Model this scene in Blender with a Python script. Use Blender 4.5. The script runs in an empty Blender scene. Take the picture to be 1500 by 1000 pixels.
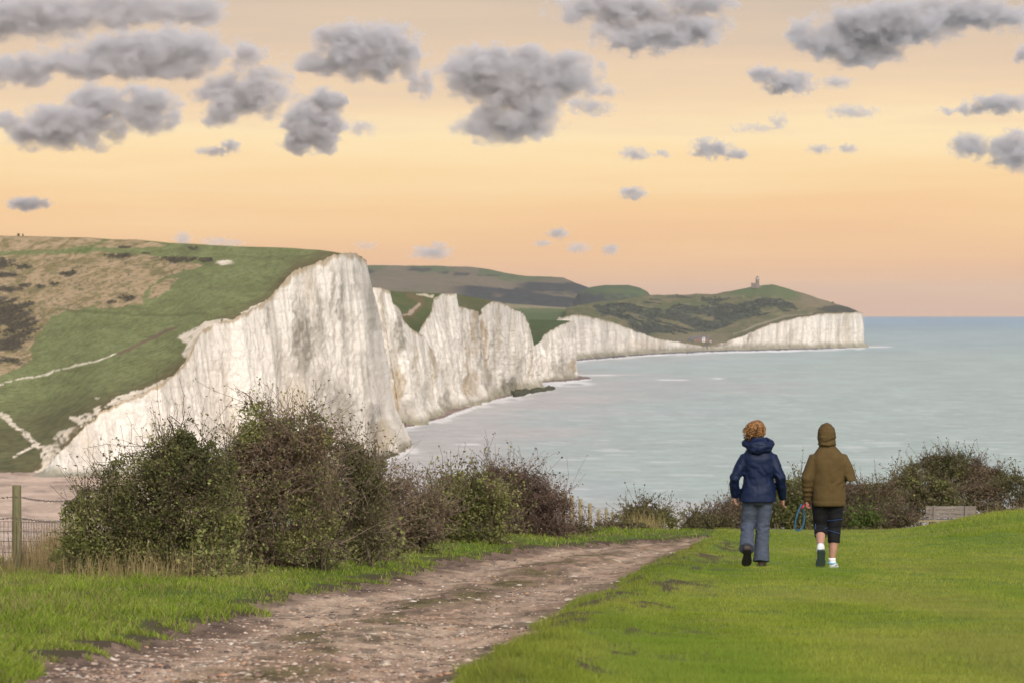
import bpy, bmesh, math, random
import numpy as np
from mathutils import Vector, Matrix

random.seed(7)
RNG = np.random.default_rng(11)
C = bpy.context.scene.collection
F, H0, HC = 6000.0, 452.0, 52.0        # focal length (photo px), eye-level row, camera height over the sea

def U(px, py, D):
    """world point seen at photo pixel (px,py) at distance D"""
    px, py, D = np.broadcast_arrays(np.asarray(px, float), np.asarray(py, float), np.asarray(D, float))
    return np.stack([(px - 750) / F * D, D, HC - (py - H0) / F * D], -1)
def seaD(py): return HC * F / (np.asarray(py, float) - H0)

# ---------------------------------------------------------------- noise
def _h(ix, iy, iz, seed):
    n = (ix.astype(np.int64) * 374761393 + iy.astype(np.int64) * 668265263 + iz.astype(np.int64) * 2147483647 + seed * 974711) & 0xffffffff
    n = ((n ^ (n >> 13)) * 1274126177) & 0xffffffff
    n = ((n ^ (n >> 16)) * 2246822519) & 0xffffffff
    return ((n ^ (n >> 15)) & 0xffffff) / float(0xffffff) * 2 - 1
def n3(x, y=0., z=0., seed=0):
    x, y, z = np.broadcast_arrays(np.asarray(x, float), np.asarray(y, float), np.asarray(z, float))
    ix, iy, iz = np.floor(x), np.floor(y), np.floor(z)
    fx, fy, fz = x - ix, y - iy, z - iz
    s = lambda t: t * t * t * (t * (t * 6 - 15) + 10)
    fx, fy, fz = s(fx), s(fy), s(fz)
    r = 0
    for a in (0, 1):
        wx = fx if a else 1 - fx
        for b in (0, 1):
            wy = fy if b else 1 - fy
            for c in (0, 1):
                r = r + wx * wy * (fz if c else 1 - fz) * _h(ix + a, iy + b, iz + c, seed)
    return r
def fbm(x, y=0., z=0., o=4, seed=0):
    x, y, z = np.asarray(x, float), np.asarray(y, float), np.asarray(z, float)
    r, a, t = 0, 1., 0.
    for i in range(o):
        r = r + a * n3(x, y, z, seed + i * 17); t += a
        x, y, z, a = x * 2.03, y * 2.03, z * 2.03, a * .5
    return r / t * 1.6
def sst(a, b, x):
    t = np.clip((np.asarray(x, float) - a) / (b - a), 0, 1); return t * t * (3 - 2 * t)
def lerp(a, b, t): return a + (b - a) * t
def tab(x, pts):
    p = np.array(pts, float); return np.interp(x, p[:, 0], p[:, 1])
def inpoly(x, y, poly):
    x, y = np.broadcast_arrays(x, y); r = np.zeros(x.shape, bool); n = len(poly)
    for i in range(n):
        x0, y0 = poly[i]; x1, y1 = poly[(i + 1) % n]
        if y0 == y1: continue
        c = ((y0 > y) != (y1 > y)) & (x < (x1 - x0) * (y - y0) / (y1 - y0) + x0); r ^= c
    return r
def dline(x, y, pts):
    d = np.full(np.broadcast(x, y).shape, 1e9)
    for (x0, y0), (x1, y1) in zip(pts[:-1], pts[1:]):
        L = (x1 - x0) ** 2 + (y1 - y0) ** 2 + 1e-9
        t = np.clip(((x - x0) * (x1 - x0) + (y - y0) * (y1 - y0)) / L, 0, 1)
        d = np.minimum(d, np.hypot(x - x0 - t * (x1 - x0), y - y0 - t * (y1 - y0)))
    return d
def mixc(col, c, m): return col + (np.array(c) - col) * np.asarray(m)[..., None]

# ---------------------------------------------------------------- objects
def tag(o, label=None, cat=None, group=None, kind=None):
    if label: o['label'] = label
    if cat: o['category'] = cat
    if group: o['group'] = group
    if kind: o['kind'] = kind
    return o
def link(o, parent=None):
    C.objects.link(o)
    if parent is not None: o.parent = parent
    return o
def empty(name, loc=(0, 0, 0), rz=0.):
    o = bpy.data.objects.new(name, None); o.location = loc; o.rotation_euler = (0, 0, rz); o.empty_display_size = .2
    return link(o)
def mesh_np(name, V, faces, mat, parent=None, col=None, smooth=False, attrs=None):
    """faces: list of int arrays (n,k); col: (nverts,3) albedo stored in the point attribute Col"""
    V = np.asarray(V, np.float32).reshape(-1, 3)
    me = bpy.data.meshes.new(name); me.vertices.add(len(V)); me.vertices.foreach_set('co', V.ravel())
    faces = [np.asarray(f, np.int32) for f in faces if len(f)]
    loops = np.concatenate([f.ravel() for f in faces])
    sizes = np.concatenate([np.full(len(f), f.shape[1], np.int32) for f in faces])
    me.loops.add(len(loops)); me.loops.foreach_set('vertex_index', loops)
    me.polygons.add(len(sizes)); me.polygons.foreach_set('loop_start', np.concatenate([[0], np.cumsum(sizes)[:-1]]).astype(np.int32))
    me.update(calc_edges=True)
    if smooth: me.polygons.foreach_set('use_smooth', np.ones(len(sizes), bool))
    if col is not None:
        a = me.attributes.new('Col', 'FLOAT_COLOR', 'POINT')
        c = np.ones((len(V), 4), np.float32); c[:, :3] = np.clip(np.asarray(col).reshape(-1, 3), 0, 1); a.data.foreach_set('color', c.ravel())
    me.materials.append(mat)
    return link(bpy.data.objects.new(name, me), parent)
def quads(nu, nv, keep=None):
    i = np.arange(nu * nv).reshape(nu, nv)
    q = np.stack([i[:-1, :-1], i[1:, :-1], i[1:, 1:], i[:-1, 1:]], -1)
    return q[keep] if keep is not None else q.reshape(-1, 4)
class MB:
    """collects boxes, tubes and lofts into one mesh"""
    def __init__(s): s.v = []; s.f = []; s.n = 0
    def add(s, v, f):
        s.v += [tuple(p) for p in v]; s.f += [tuple(i + s.n for i in q) for q in f]; s.n += len(v)
    def box(s, c, d, rz=0., bev=0.0):
        bm = bmesh.new(); bmesh.ops.create_cube(bm, size=1); bmesh.ops.scale(bm, vec=d, verts=bm.verts)
        if bev: bmesh.ops.bevel(bm, geom=bm.edges[:], offset=bev, segments=2, affect='EDGES', profile=.5)
        bmesh.ops.rotate(bm, cent=(0, 0, 0), matrix=Matrix.Rotation(rz, 3, 'Z'), verts=bm.verts)
        bmesh.ops.translate(bm, vec=c, verts=bm.verts); bm.verts.index_update()
        s.add([v.co[:] for v in bm.verts], [[v.index for v in f.verts] for f in bm.faces]); bm.free()
    def loft(s, rings, cap=True):
        n = len(rings[0]); v = [p for r in rings for p in r]; f = []
        for k in range(len(rings) - 1):
            for i in range(n):
                j = (i + 1) % n; f.append((k * n + i, k * n + j, (k + 1) * n + j, (k + 1) * n + i))
        if cap: f.append(tuple(range(n))[::-1]); f.append(tuple((len(rings) - 1) * n + i for i in range(n)))
        s.add(v, f)
    def tube(s, pts, rad, n=8, flat=None, cap=True, ref=(0, 1, 0)):
        """round tube through pts; rad per point (number or (ra,rb): ra along ref, rb across)"""
        pts = [Vector(p) for p in pts]; rings = []
        for k, p in enumerate(pts):
            d = (pts[min(k + 1, len(pts) - 1)] - pts[max(k - 1, 0)]).normalized(); r = Vector(ref)
            if abs(d.dot(r)) > .95: r = Vector((1, 0, 0)) if abs(d.x) < .9 else Vector((0, 0, 1))
            a = (r - d * r.dot(d)).normalized(); b = d.cross(a)
            q = rad[k] if isinstance(rad, (list, tuple)) else rad
            ra, rb = q if isinstance(q, (list, tuple)) else (q, q)
            rings.append([p + a * ra * math.cos(t) + b * rb * math.sin(t) for t in (2 * math.pi * i / n for i in range(n))])
        s.loft(rings, cap)
    def ball(s, c, r, seg=12, rot=None):
        bm = bmesh.new(); bmesh.ops.create_uvsphere(bm, u_segments=seg, v_segments=max(6, seg * 2 // 3), radius=1)
        bmesh.ops.scale(bm, vec=r if isinstance(r, (tuple, list)) else (r, r, r), verts=bm.verts)
        if rot is not None: bmesh.ops.rotate(bm, cent=(0, 0, 0), matrix=rot, verts=bm.verts)
        bmesh.ops.translate(bm, vec=c, verts=bm.verts); bm.verts.index_update()
        s.add([v.co[:] for v in bm.verts], [[v.index for v in f.verts] for f in bm.faces]); bm.free()
    def mesh(s, name):
        me = bpy.data.meshes.new(name); me.from_pydata(s.v, [], s.f); me.update()
        bm = bmesh.new(); bm.from_mesh(me); bmesh.ops.recalc_face_normals(bm, faces=bm.faces); bm.to_mesh(me); bm.free(); return me
    def build(s, name, mat, parent=None, smooth=False, sharp=None):
        me = s.mesh(name); me.materials.append(mat)
        if smooth: me.polygons.foreach_set('use_smooth', np.ones(len(me.polygons), bool))
        return link(bpy.data.objects.new(name, me), parent)
    def fuse(s, name, mat, parent=None, voxel=.012, smooth=2, disp=None):
        """voxel-fuse all pieces into ONE continuous surface"""
        me = s.mesh(name); o = bpy.data.objects.new(name, me); C.objects.link(o)
        m = o.modifiers.new('r', 'REMESH'); m.mode = 'VOXEL'; m.voxel_size = voxel
        if smooth:
            k = o.modifiers.new('s', 'SMOOTH'); k.factor = .5; k.iterations = smooth
        dg = bpy.context.evaluated_depsgraph_get(); dg.update()
        me2 = bpy.data.meshes.new_from_object(o.evaluated_get(dg)); o.modifiers.clear(); o.data = me2; me2.name = name
        bpy.data.meshes.remove(me)
        if disp:
            n = len(me2.vertices); co = np.empty(n * 3, np.float32); no = np.empty(n * 3, np.float32)
            me2.vertices.foreach_get('co', co); me2.vertices.foreach_get('normal', no); co = co.reshape(-1, 3); no = no.reshape(-1, 3)
            co += no * disp(co)[:, None]; me2.vertices.foreach_set('co', co.ravel()); me2.update()
        me2.materials.clear(); me2.materials.append(mat)
        me2.polygons.foreach_set('use_smooth', np.ones(len(me2.polygons), bool))
        if parent is not None: o.parent = parent
        return o

# ---------------------------------------------------------------- materials
class NT:
    def __init__(s, name, world=False):
        if world: s.m = bpy.data.worlds.new(name)
        else: s.m = bpy.data.materials.new(name)
        s.m.use_nodes = True; s.t = s.m.node_tree; s.t.nodes.clear()
        s.out = s.t.nodes.new('ShaderNodeOutputWorld' if world else 'ShaderNodeOutputMaterial')
    def n(s, typ, ins=None, **kw):
        nd = s.t.nodes.new('ShaderNode' + typ)
        for k, v in kw.items(): setattr(nd, k, v)
        for k, v in (ins or {}).items(): s.put(nd.inputs[k], v)
        return nd
    def put(s, sock, v):
        if isinstance(v, bpy.types.NodeSocket): s.t.links.new(v, sock)
        elif isinstance(v, bpy.types.Node): s.t.links.new(v.outputs[0], sock)
        else:
            if sock.type == 'RGBA' and len(v) == 3: v = (*v, 1)
            sock.default_value = v
    def math(s, op, a, b=0., c=None, clamp=False):
        nd = s.n('Math', {0: a, 1: b}, operation=op); nd.use_clamp = clamp
        if c is not None: s.put(nd.inputs[2], c)
        return nd.outputs[0]
    def mix(s, f, a, b, blend='MIX'):
        nd = s.t.nodes.new('ShaderNodeMix'); nd.data_type = 'RGBA'; nd.blend_type = blend
        s.put(nd.inputs[0], f); s.put(nd.inputs[6], a); s.put(nd.inputs[7], b); return nd.outputs[2]
    def coords(s, scale=(1, 1, 1), kind='Object'):
        tc = s.t.nodes.new('ShaderNodeTexCoord')
        return s.n('Mapping', {'Vector': tc.outputs[kind], 'Scale': scale}).outputs[0]
    def noise(s, scale=1., detail=4., sc=(1, 1, 1), rough=.55, vec=None, dist=0.):
        return s.n('TexNoise', {'Vector': vec if vec is not None else s.coords(sc), 'Scale': scale, 'Detail': detail, 'Roughness': rough, 'Distortion': dist}).outputs[0]
    def rng(s, v, a, b, c=0., d=1.):
        return s.n('MapRange', {0: v, 1: a, 2: b, 3: c, 4: d}).outputs[0]
    def attr(s, name='Col'): return s.n('Attribute', attribute_name=name).outputs['Color']
    def bump(s, h, strength=.5, dist=.01): return s.n('Bump', {'Height': h, 'Strength': strength, 'Distance': dist}).outputs[0]
    def surf(s, col, rough=.7, spec=.3, normal=None, **kw):
        ins = {'Base Color': col, 'Roughness': rough, 'Specular IOR Level': spec}; ins.update(kw)
        p = s.n('BsdfPrincipled', ins)
        if normal is not None: s.put(p.inputs['Normal'], normal)
        s.t.links.new(p.outputs[0], s.out.inputs['Surface']); return s.m
def M_noisy(name, c1, c2, scale, rough=.7, spec=.3, bump=0., bd=.01, sc=(1, 1, 1)):
    t = NT(name); f = t.noise(scale, 5, sc)
    return t.surf(t.mix(t.rng(f, .3, .7), c1, c2), rough, spec, t.bump(f, bump, bd) if bump else None)
def M_attr(name, scale, amp=.25, rough=.85, spec=.15, bump=0., bd=.05, sc=(1, 1, 1)):
    t = NT(name); f = t.noise(scale, 6, sc); v = t.rng(f, .25, .75, 1 - amp, 1 + amp)
    k = t.n('CombineColor', {0: v, 1: v, 2: v}).outputs[0]
    return t.surf(t.mix(1., t.attr(), k, 'MULTIPLY'), rough, spec, t.bump(f, bump, bd) if bump else None)
def M_leaf(name, trans=.35, rough=.6, spec=.2):
    t = NT(name); a = t.attr(); p = t.n('BsdfPrincipled', {'Base Color': a, 'Roughness': rough, 'Specular IOR Level': spec})
    tr = t.n('BsdfTranslucent', {'Color': a}); mx = t.n('MixShader', {0: trans, 1: p.outputs[0], 2: tr.outputs[0]})
    t.t.links.new(mx.outputs[0], t.out.inputs['Surface']); return t.m
# ================================================================ sky, sun, camera
SUN_EL, SUN_AZ = math.radians(38), math.radians(163)     # azimuth from +Y (view direction) clockwise: behind, to the right
def make_world():
    t = NT('World', True)
    tc = t.t.nodes.new('ShaderNodeTexCoord'); d = tc.outputs['Generated']
    sp = t.n('SeparateXYZ', {0: d}); x, z = sp.outputs[0], sp.outputs[2]
    st = t.n('Mapping', {'Vector': d, 'Scale': (7, 7, 90)}).outputs[0]
    streak = t.n('TexNoise', {'Vector': st, 'Scale': 1., 'Detail': 5., 'Roughness': .6}).outputs[0]
    zz = t.math('ADD', z, t.math('MULTIPLY', t.math('SUBTRACT', streak, .5), .03))
    rp = t.t.nodes.new('ShaderNodeValToRGB'); t.put(rp.inputs[0], t.rng(zz, 0., .1))
    # elevation (sine*10) -> colour of the afterglow band
    stops = [(0.0, (.80, .45, .27)), (.10, (.88, .525, .29)), (.24, (.95, .62, .32)), (.36, (1.0, .74, .41)), (.42, (1.0, .79, .475)),
             (.48, (.93, .70, .45)), (.60, (.81, .61, .43)), (.74, (.66, .53, .42)), (1.0, (.48, .43, .39))]
    e = rp.color_ramp.elements
    e[0].position, e[0].color = stops[0][0], (*stops[0][1], 1); e[1].position, e[1].color = stops[-1][0], (*stops[-1][1], 1)
    for p, c in stops[1:-1]: k = e.new(p); k.color = (*c, 1)
    sky = t.n('TexSky', sky_type='NISHITA', sun_disc=False, sun_elevation=SUN_EL, sun_rotation=SUN_AZ, air_density=1., dust_density=3., ozone_density=1.)
    hs = t.n('HueSaturation', {'Saturation': .45, 'Value': WORLD_UP, 'Color': sky.outputs[0]})
    band = t.n('VectorMath', {0: rp.outputs[0], 'Scale': BAND / .1}, operation='SCALE').outputs[0]
    c = t.mix(t.rng(z, .085, .22), band, hs.outputs[0]); c = t.mix(t.rng(z, -.012, -.06), c, (1.5, 1.6, 1.6))
    bg = t.n('Background', {'Color': c, 'Strength': .1})
    t.t.links.new(bg.outputs[0], t.out.inputs[0]); bpy.context.scene.world = t.m
def make_sun():
    l = bpy.data.lights.new('sun', 'SUN'); l.energy = SUN_E; l.angle = math.radians(16); l.color = (1, .93, .84)
    o = link(bpy.data.objects.new('sun', l))
    d = Vector((math.sin(SUN_AZ) * math.cos(SUN_EL), math.cos(SUN_AZ) * math.cos(SUN_EL), math.sin(SUN_EL)))
    o.rotation_euler = d.to_track_quat('Z', 'Y').to_euler()
def make_camera():
    c = bpy.data.cameras.new('camera'); c.sensor_width = 36; c.lens = 36 * F / 1500; c.clip_start = .5; c.clip_end = 200000
    c.shift_y = (H0 - 500) / 1500
    c.dof.use_dof = True; c.dof.focus_distance = 46; c.dof.aperture_fstop = 10
    o = link(bpy.data.objects.new('camera', c)); o.location = (0, 0, HC); o.rotation_euler = (math.pi / 2, 0, 0)
    bpy.context.scene.camera = o
SUN_E, WORLD_UP, BAND = 1.25, 1.4, .75
make_world(); make_sun(); make_camera()
S = bpy.context.scene
S.view_settings.view_transform = 'Standard'; S.view_settings.look = 'None'; S.view_settings.exposure = EXPOSURE = .45
S.view_settings.gamma = 1.; S.view_settings.use_curve_mapping = False
S.cycles.use_denoising = True
S.cycles.max_bounces = 6; S.cycles.diffuse_bounces = 2; S.cycles.glossy_bounces = 2; S.cycles.transparent_max_bounces = 8; S.cycles.volume_bounces = 1

# ================================================================ cliffs
def chalk_mat():
    t = NT('chalk')
    v = t.coords((1, 1, .05)); s1 = t.noise(.5, 7, vec=v, rough=.65); s2 = t.noise(.12, 5, vec=v)
    b = t.noise(.9, 4, (.06, .06, 1)); fine = t.noise(.8, 8, rough=.7)
    c = t.attr()
    vd = t.n('VectorMath', {0: t.coords((1, 1, .42)), 1: t.n('VectorMath', {0: t.n('TexNoise', {'Vector': t.coords(), 'Scale': .25, 'Detail': 4.}).outputs['Color'], 'Scale': 5.}, operation='SCALE').outputs[0]}, operation='ADD').outputs[0]
    ck = t.n('TexVoronoi', {'Vector': vd, 'Scale': .17}, feature='DISTANCE_TO_EDGE').outputs['Distance']; ck2 = t.n('TexVoronoi', {'Vector': vd, 'Scale': .5}, feature='DISTANCE_TO_EDGE').outputs['Distance']
    c = t.mix(t.rng(s1, .54, .78, 0, .18), c, (.48, .42, .35)); c = t.mix(t.rng(ck, .0, .05, .38, 0), c, (.36, .32, .27)); c = t.mix(t.rng(ck2, .0, .06, .22, 0), c, (.40, .36, .30))
    c = t.mix(t.rng(s2, .55, .75, 0, .4), c, (.50, .42, .31))
    c = t.mix(t.rng(b, .60, .68, 0, .3), c, (.46, .41, .36))
    v = t.rng(fine, .3, .7, .86, 1.1); c = t.mix(1., c, t.n('CombineColor', {0: v, 1: v, 2: v}).outputs[0], 'MULTIPLY')
    h = t.math('ADD', t.math('MULTIPLY', s1, .6), t.math('MULTIPLY', fine, .6)); h = t.math('ADD', h, t.math('MULTIPLY', t.rng(ck, 0, .12), .35))
    return t.surf(c, .9, .1, t.bump(h, .5, 1.1))
CHALK = chalk_mat(); TOPS = []
def cliff(name, st, nu, nv, amp, label, stains=(), top_soil=.035, foot_dark=4., flare=.0, seed=0, back=(-30, 160), rag=1., bias=.35):
    """st: (top px, top py, foot px, foot py); the foot lies on the sea plane, the top a little behind it"""
    st = np.array(st, float); s = np.concatenate([[0], np.cumsum(np.hypot(np.diff(st[:, 2]), np.diff(st[:, 3]) * 2) + .5 * np.hypot(np.diff(st[:, 0]), np.diff(st[:, 1])))])
    u = np.linspace(0, s[-1], nu); st = np.stack([np.interp(u, s, st[:, k]) for k in range(4)], 1)
    k = np.ones(5) / 5; pad = np.pad(st, ((2, 2), (0, 0)), 'edge'); pad[:2] = 2 * st[0] - pad[[4, 3]] ; pad[-2:] = 2 * st[-1] - pad[[-4, -5]]
    st = np.stack([np.convolve(pad[:, c], k, 'valid') for c in range(4)], 1)
    st[:, 1] += rag * (2.2 * fbm(st[:, 0] / 7, seed=seed + 51) + 1.3 * fbm(st[:, 0] / 2.2, seed=seed + 52))
    Df = seaD(st[:, 3]); foot = U(st[:, 2], st[:, 3], Df); top = U(st[:, 0], st[:, 1], Df + 6 + .10 * np.maximum(st[:, 3] - st[:, 1], 0) * Df / F)
    v = np.linspace(-.03, 1, nv)
    P = foot[:, None] + (top - foot)[:, None] * v[None, :, None]
    T = np.gradient(foot[:, :2], axis=0); arc = np.concatenate([[0], np.cumsum(np.hypot(*np.diff(foot[:, :2], axis=0).T))])
    w = np.ones(15) / 15; T = np.stack([np.convolve(np.pad(T[:, c], 7, 'edge'), w, 'valid') for c in (0, 1)], 1)
    T /= np.linalg.norm(T, axis=1)[:, None] + 1e-9; N = np.stack([T[:, 1], -T[:, 0]], 1)
    A = arc[:, None] + 0 * v[None]; Z = P[..., 2]
    lean = A + .10 * Z * np.sin(arc / 37.)[:, None]
    d = amp * (1.6 * fbm(lean / 34, Z / 160, seed=seed, o=2) + .75 * (1 - 2 * np.abs(n3(lean / 15, Z / 110, seed=seed + 5))) + .42 * (1 - 2 * np.abs(n3(lean / 6.3, Z / 45, seed=seed + 6)))
         + .36 * fbm(lean / 2.5, Z / 10, seed=seed + 9) + .24 * fbm(A / 1.6, Z / 2.0, seed=seed + 11))
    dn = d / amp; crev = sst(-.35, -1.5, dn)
    d = d * (1 - .72 * sst(.55, 1, v))[None] + flare * (1 - sst(0, .22, v))[None] * np.maximum(1.1 + fbm(A / 9, seed=seed + 3), 0) ** 1.3
    d = d - bias * amp
    P[..., :2] += N[:, None] * d[..., None]
    px = 750 + F * P[..., 0] / P[..., 1]; py = H0 - F * (P[..., 2] - HC) / P[..., 1]
    col = np.zeros(P.shape) + np.array([.76, .695, .615])
    st_n = fbm(lean / 5, Z / 60, seed=seed + 21); col = mixc(col, (.50, .44, .37), .55 * sst(.05, .7, st_n))
    col = mixc(col, (.72, .68, .61), .55 * sst(.2, .8, fbm(lean / 9, Z / 50, seed=seed + 23)))
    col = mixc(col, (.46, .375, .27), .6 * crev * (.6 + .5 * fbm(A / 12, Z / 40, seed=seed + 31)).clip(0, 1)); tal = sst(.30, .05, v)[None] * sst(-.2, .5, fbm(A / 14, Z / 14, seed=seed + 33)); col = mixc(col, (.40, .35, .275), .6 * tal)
    bed = np.abs(n3(Z / 3.1 + .25 * fbm(A / 30, Z / 30, seed=2), A / 160, seed=seed + 41)); col = mixc(col, (.45, .41, .35), .30 * (1 - sst(.02, .12, bed)))
    stk = sst(.2, .65, fbm(A / 1.5, Z / 26, seed=seed + 61)) * sst(.1, .7, v)[None] * sst(-.5, .3, fbm(A / 22, Z / 50, seed=seed + 62)); col = mixc(col, (.33, .295, .24), .42 * stk); pat = sst(.15, .7, fbm(A / 11, Z / 17, seed=seed + 63)); col = mixc(col, (.45, .395, .32), .5 * pat * sst(-.3, .5, fbm(A / 2, Z / 3, seed=seed + 64)))
    wx, wy = px + 5 * fbm(px / 9, py / 14, seed=3), py + 7 * fbm(px / 8, py / 12, seed=4)
    for (cx, cy, rx, ry, k, cc) in stains:
        m = 1 - sst(.45, 1.25, np.hypot((wx - cx) / rx, (wy - cy) / ry)); col = mixc(col, cc, np.clip(1.25 * k * m * (.9 + .4 * fbm(px / 3.0, py / 7, seed=8)).clip(0, 1), 0, 1))
    ht = (top[:, 2] - foot[:, 2])[:, None]
    col = mixc(col, (.36, .27, .16), .85 * sst(1 - top_soil, 1 - top_soil * .3, v[None] + .02 * fbm(A / 6, seed=seed + 2)))
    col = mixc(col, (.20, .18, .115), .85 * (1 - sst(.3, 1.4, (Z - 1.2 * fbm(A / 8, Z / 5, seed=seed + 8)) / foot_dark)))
    # turn the far end away from the viewer so that the headland has a side
    e = P[-1:].copy(); e[..., 0] += back[0]; e[..., 1] += back[1]; e2 = e.copy(); e2[..., 0] += back[0] * 2
    P = np.concatenate([P, e, e2]); col = np.concatenate([col, col[-1:], col[-1:]])
    TOPS.append((750 + F * P[:-2, -1, 0] / P[:-2, -1, 1], P[:-2, -1, 1]))
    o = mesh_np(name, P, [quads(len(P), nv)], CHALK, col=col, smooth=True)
    return tag(o, label, 'cliff', kind='structure')
GREY, TAN, DK = (.25, .22, .175), (.36, .265, .155), (.13, .115, .09)
cliff('chalk_cliff', [(60, 694, 40, 699), (85, 665, 90, 699), (110, 640, 122, 699), (150, 602, 165, 697), (190, 583, 205, 696), (240, 561, 250, 694), (272, 533, 285, 691), (284, 505, 300, 690),
    (302, 482, 322, 688), (330, 471, 350, 686), (357, 462, 380, 685), (400, 432, 428, 681), (430, 396, 458, 679), (460, 386, 485, 677), (497, 371, 512, 675), (520, 373, 548, 672), (532, 377, 570, 664), (536, 381, 586, 648)],
    520, 260, 1.15, 'tall white chalk cliff nearest the beach, grass slope running up behind its edge',
    [(445, 500, 18, 60, .8, GREY), (470, 480, 9, 40, .5, GREY), (450, 420, 10, 30, .35, TAN), (545, 450, 9, 60, .55, GREY), (520, 410, 6, 30, .4, GREY), (500, 600, 30, 45, .6, GREY), (430, 590, 25, 40, .4, TAN),
     (560, 640, 18, 30, .6, TAN), (500, 440, 4, 60, .5, DK), (465, 450, 3, 40, .4, DK), (392, 470, 4, 25, .4, DK), (430, 470, 3, 50, .5, DK), (487, 430, 4, 50, .5, GREY), (505, 500, 5, 60, .4, GREY), (415, 540, 12, 40, .35, GREY), (535, 560, 8, 60, .4, GREY), (470, 560, 22, 30, .4, GREY), (548, 620, 10, 30, .5, DK)], flare=2.6, seed=1, foot_dark=2.6)
cliff('chalk_cliff', [(530, 421, 574, 624), (545, 421, 580, 623), (560, 422, 590, 623), (571, 427, 602, 622), (573, 441, 607, 620), (586, 452, 612, 618), (590, 468, 618, 616), (604, 481, 625, 614), (622, 492, 633, 611), (634, 512, 640, 609), (641, 530, 643, 607)],
    300, 220, 1.7, 'chalk cliff with a low notch right after the tallest white face',
    [(585, 490, 7, 45, .85, GREY), (583, 570, 9, 45, .75, TAN), (635, 525, 4, 60, .55, TAN), (560, 460, 6, 40, .35, GREY), (600, 600, 14, 14, .5, GREY), (575, 520, 5, 60, .5, GREY), (610, 540, 3, 50, .5, TAN), (622, 580, 5, 24, .5, GREY), (560, 440, 4, 40, .4, GREY)], flare=1.6, seed=31, rag=.5, top_soil=.03)
cliff('chalk_cliff', [(600, 505, 630, 606), (612, 489, 636, 604), (624, 470, 645, 602), (634, 452, 655, 600), (634, 437, 660, 599), (650, 431, 672, 597), (669, 430, 682, 595), (672, 449, 690, 592), (690, 453, 700, 590), (703, 457, 708, 586)],
    240, 200, 1.9, 'flat topped chalk buttress in the middle of the cliff line',
    [(695, 480, 6, 50, .65, TAN), (690, 560, 12, 22, .55, TAN), (650, 585, 14, 16, .7, GREY), (676, 480, 3, 50, .5, GREY), (684, 530, 4, 60, .6, TAN), (655, 560, 8, 40, .35, GREY), (640, 560, 4, 40, .5, TAN), (703, 500, 3, 60, .6, DK)], flare=1.8, seed=53, rag=.2, top_soil=.02)
cliff('chalk_cliff', [(697, 480, 706, 586), (704, 462, 712, 585), (712, 449, 722, 583), (724, 441, 732, 581), (738, 444, 745, 576), (755, 453, 758, 573), (770, 460, 770, 571), (776, 478, 779, 570.5), (781, 500, 784, 570), (785, 540, 787, 569.5)],
    220, 180, 2.2, 'sloping chalk headland with a rusty gully on its left side',
    [(708, 510, 5, 50, .8, TAN), (712, 560, 9, 26, .8, GREY), (730, 475, 4, 50, .5, TAN), (745, 565, 14, 12, .85, DK), (760, 540, 5, 30, .35, GREY), (722, 520, 6, 60, .5, GREY), (775, 540, 4, 30, .4, TAN)], flare=2.2, seed=77, rag=.25, top_soil=.02, foot_dark=6)
cliff('chalk_cliff', [(778, 512, 780, 560), (787, 504, 790, 559), (797, 493, 803, 558), (812, 481, 818, 556.5), (830, 473, 834, 555), (842, 470.5, 844, 553.5), (845, 474, 846.5, 552.5)],
    160, 110, 2.4, 'short low chalk cliff jutting out below a green field',
    [(825, 540, 22, 14, .6, GREY), (840, 535, 6, 8, .6, TAN), (795, 535, 6, 12, .4, GREY)], flare=1.5, seed=91, rag=.4, top_soil=.02, foot_dark=3)
cliff('chalk_cliff', [(815, 468, 830, 528), (824, 466, 838, 527.5), (836, 461.5, 845, 527), (862, 463, 865, 525), (900, 473, 900, 522), (930, 485, 930, 520), (960, 495, 960, 518), (1000, 502.5, 1000, 516), (1040, 508, 1040, 514.5), (1060, 508, 1060, 514)],
    280, 80, 1.9, 'long distant chalk cliff sloping down to the gap with the cottages', [(950, 505, 30, 10, .3, TAN)], flare=2, seed=111, rag=.4, top_soil=.05, foot_dark=7, back=(-20, 200))
cliff('chalk_cliff', [(1024, 508.5, 1022, 514.6), (1044, 506, 1045, 514.2), (1066, 500, 1066, 513.6), (1092, 490, 1092, 513), (1130, 475, 1130, 512), (1165, 466, 1165, 511.2), (1200, 460, 1200, 510.4), (1240, 458.5, 1238, 509.4), (1262, 457.5, 1261, 508.6), (1263.5, 459, 1263, 508.2)],
    300, 90, 2.0, 'farthest chalk cliff under the lighthouse, ending in a square corner at sea', [(1096, 498, 4, 12, .6, GREY), (1240, 485, 8, 25, .3, TAN)], flare=3, seed=131, rag=.4, top_soil=.05, foot_dark=8, back=(-40, 900))

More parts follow.
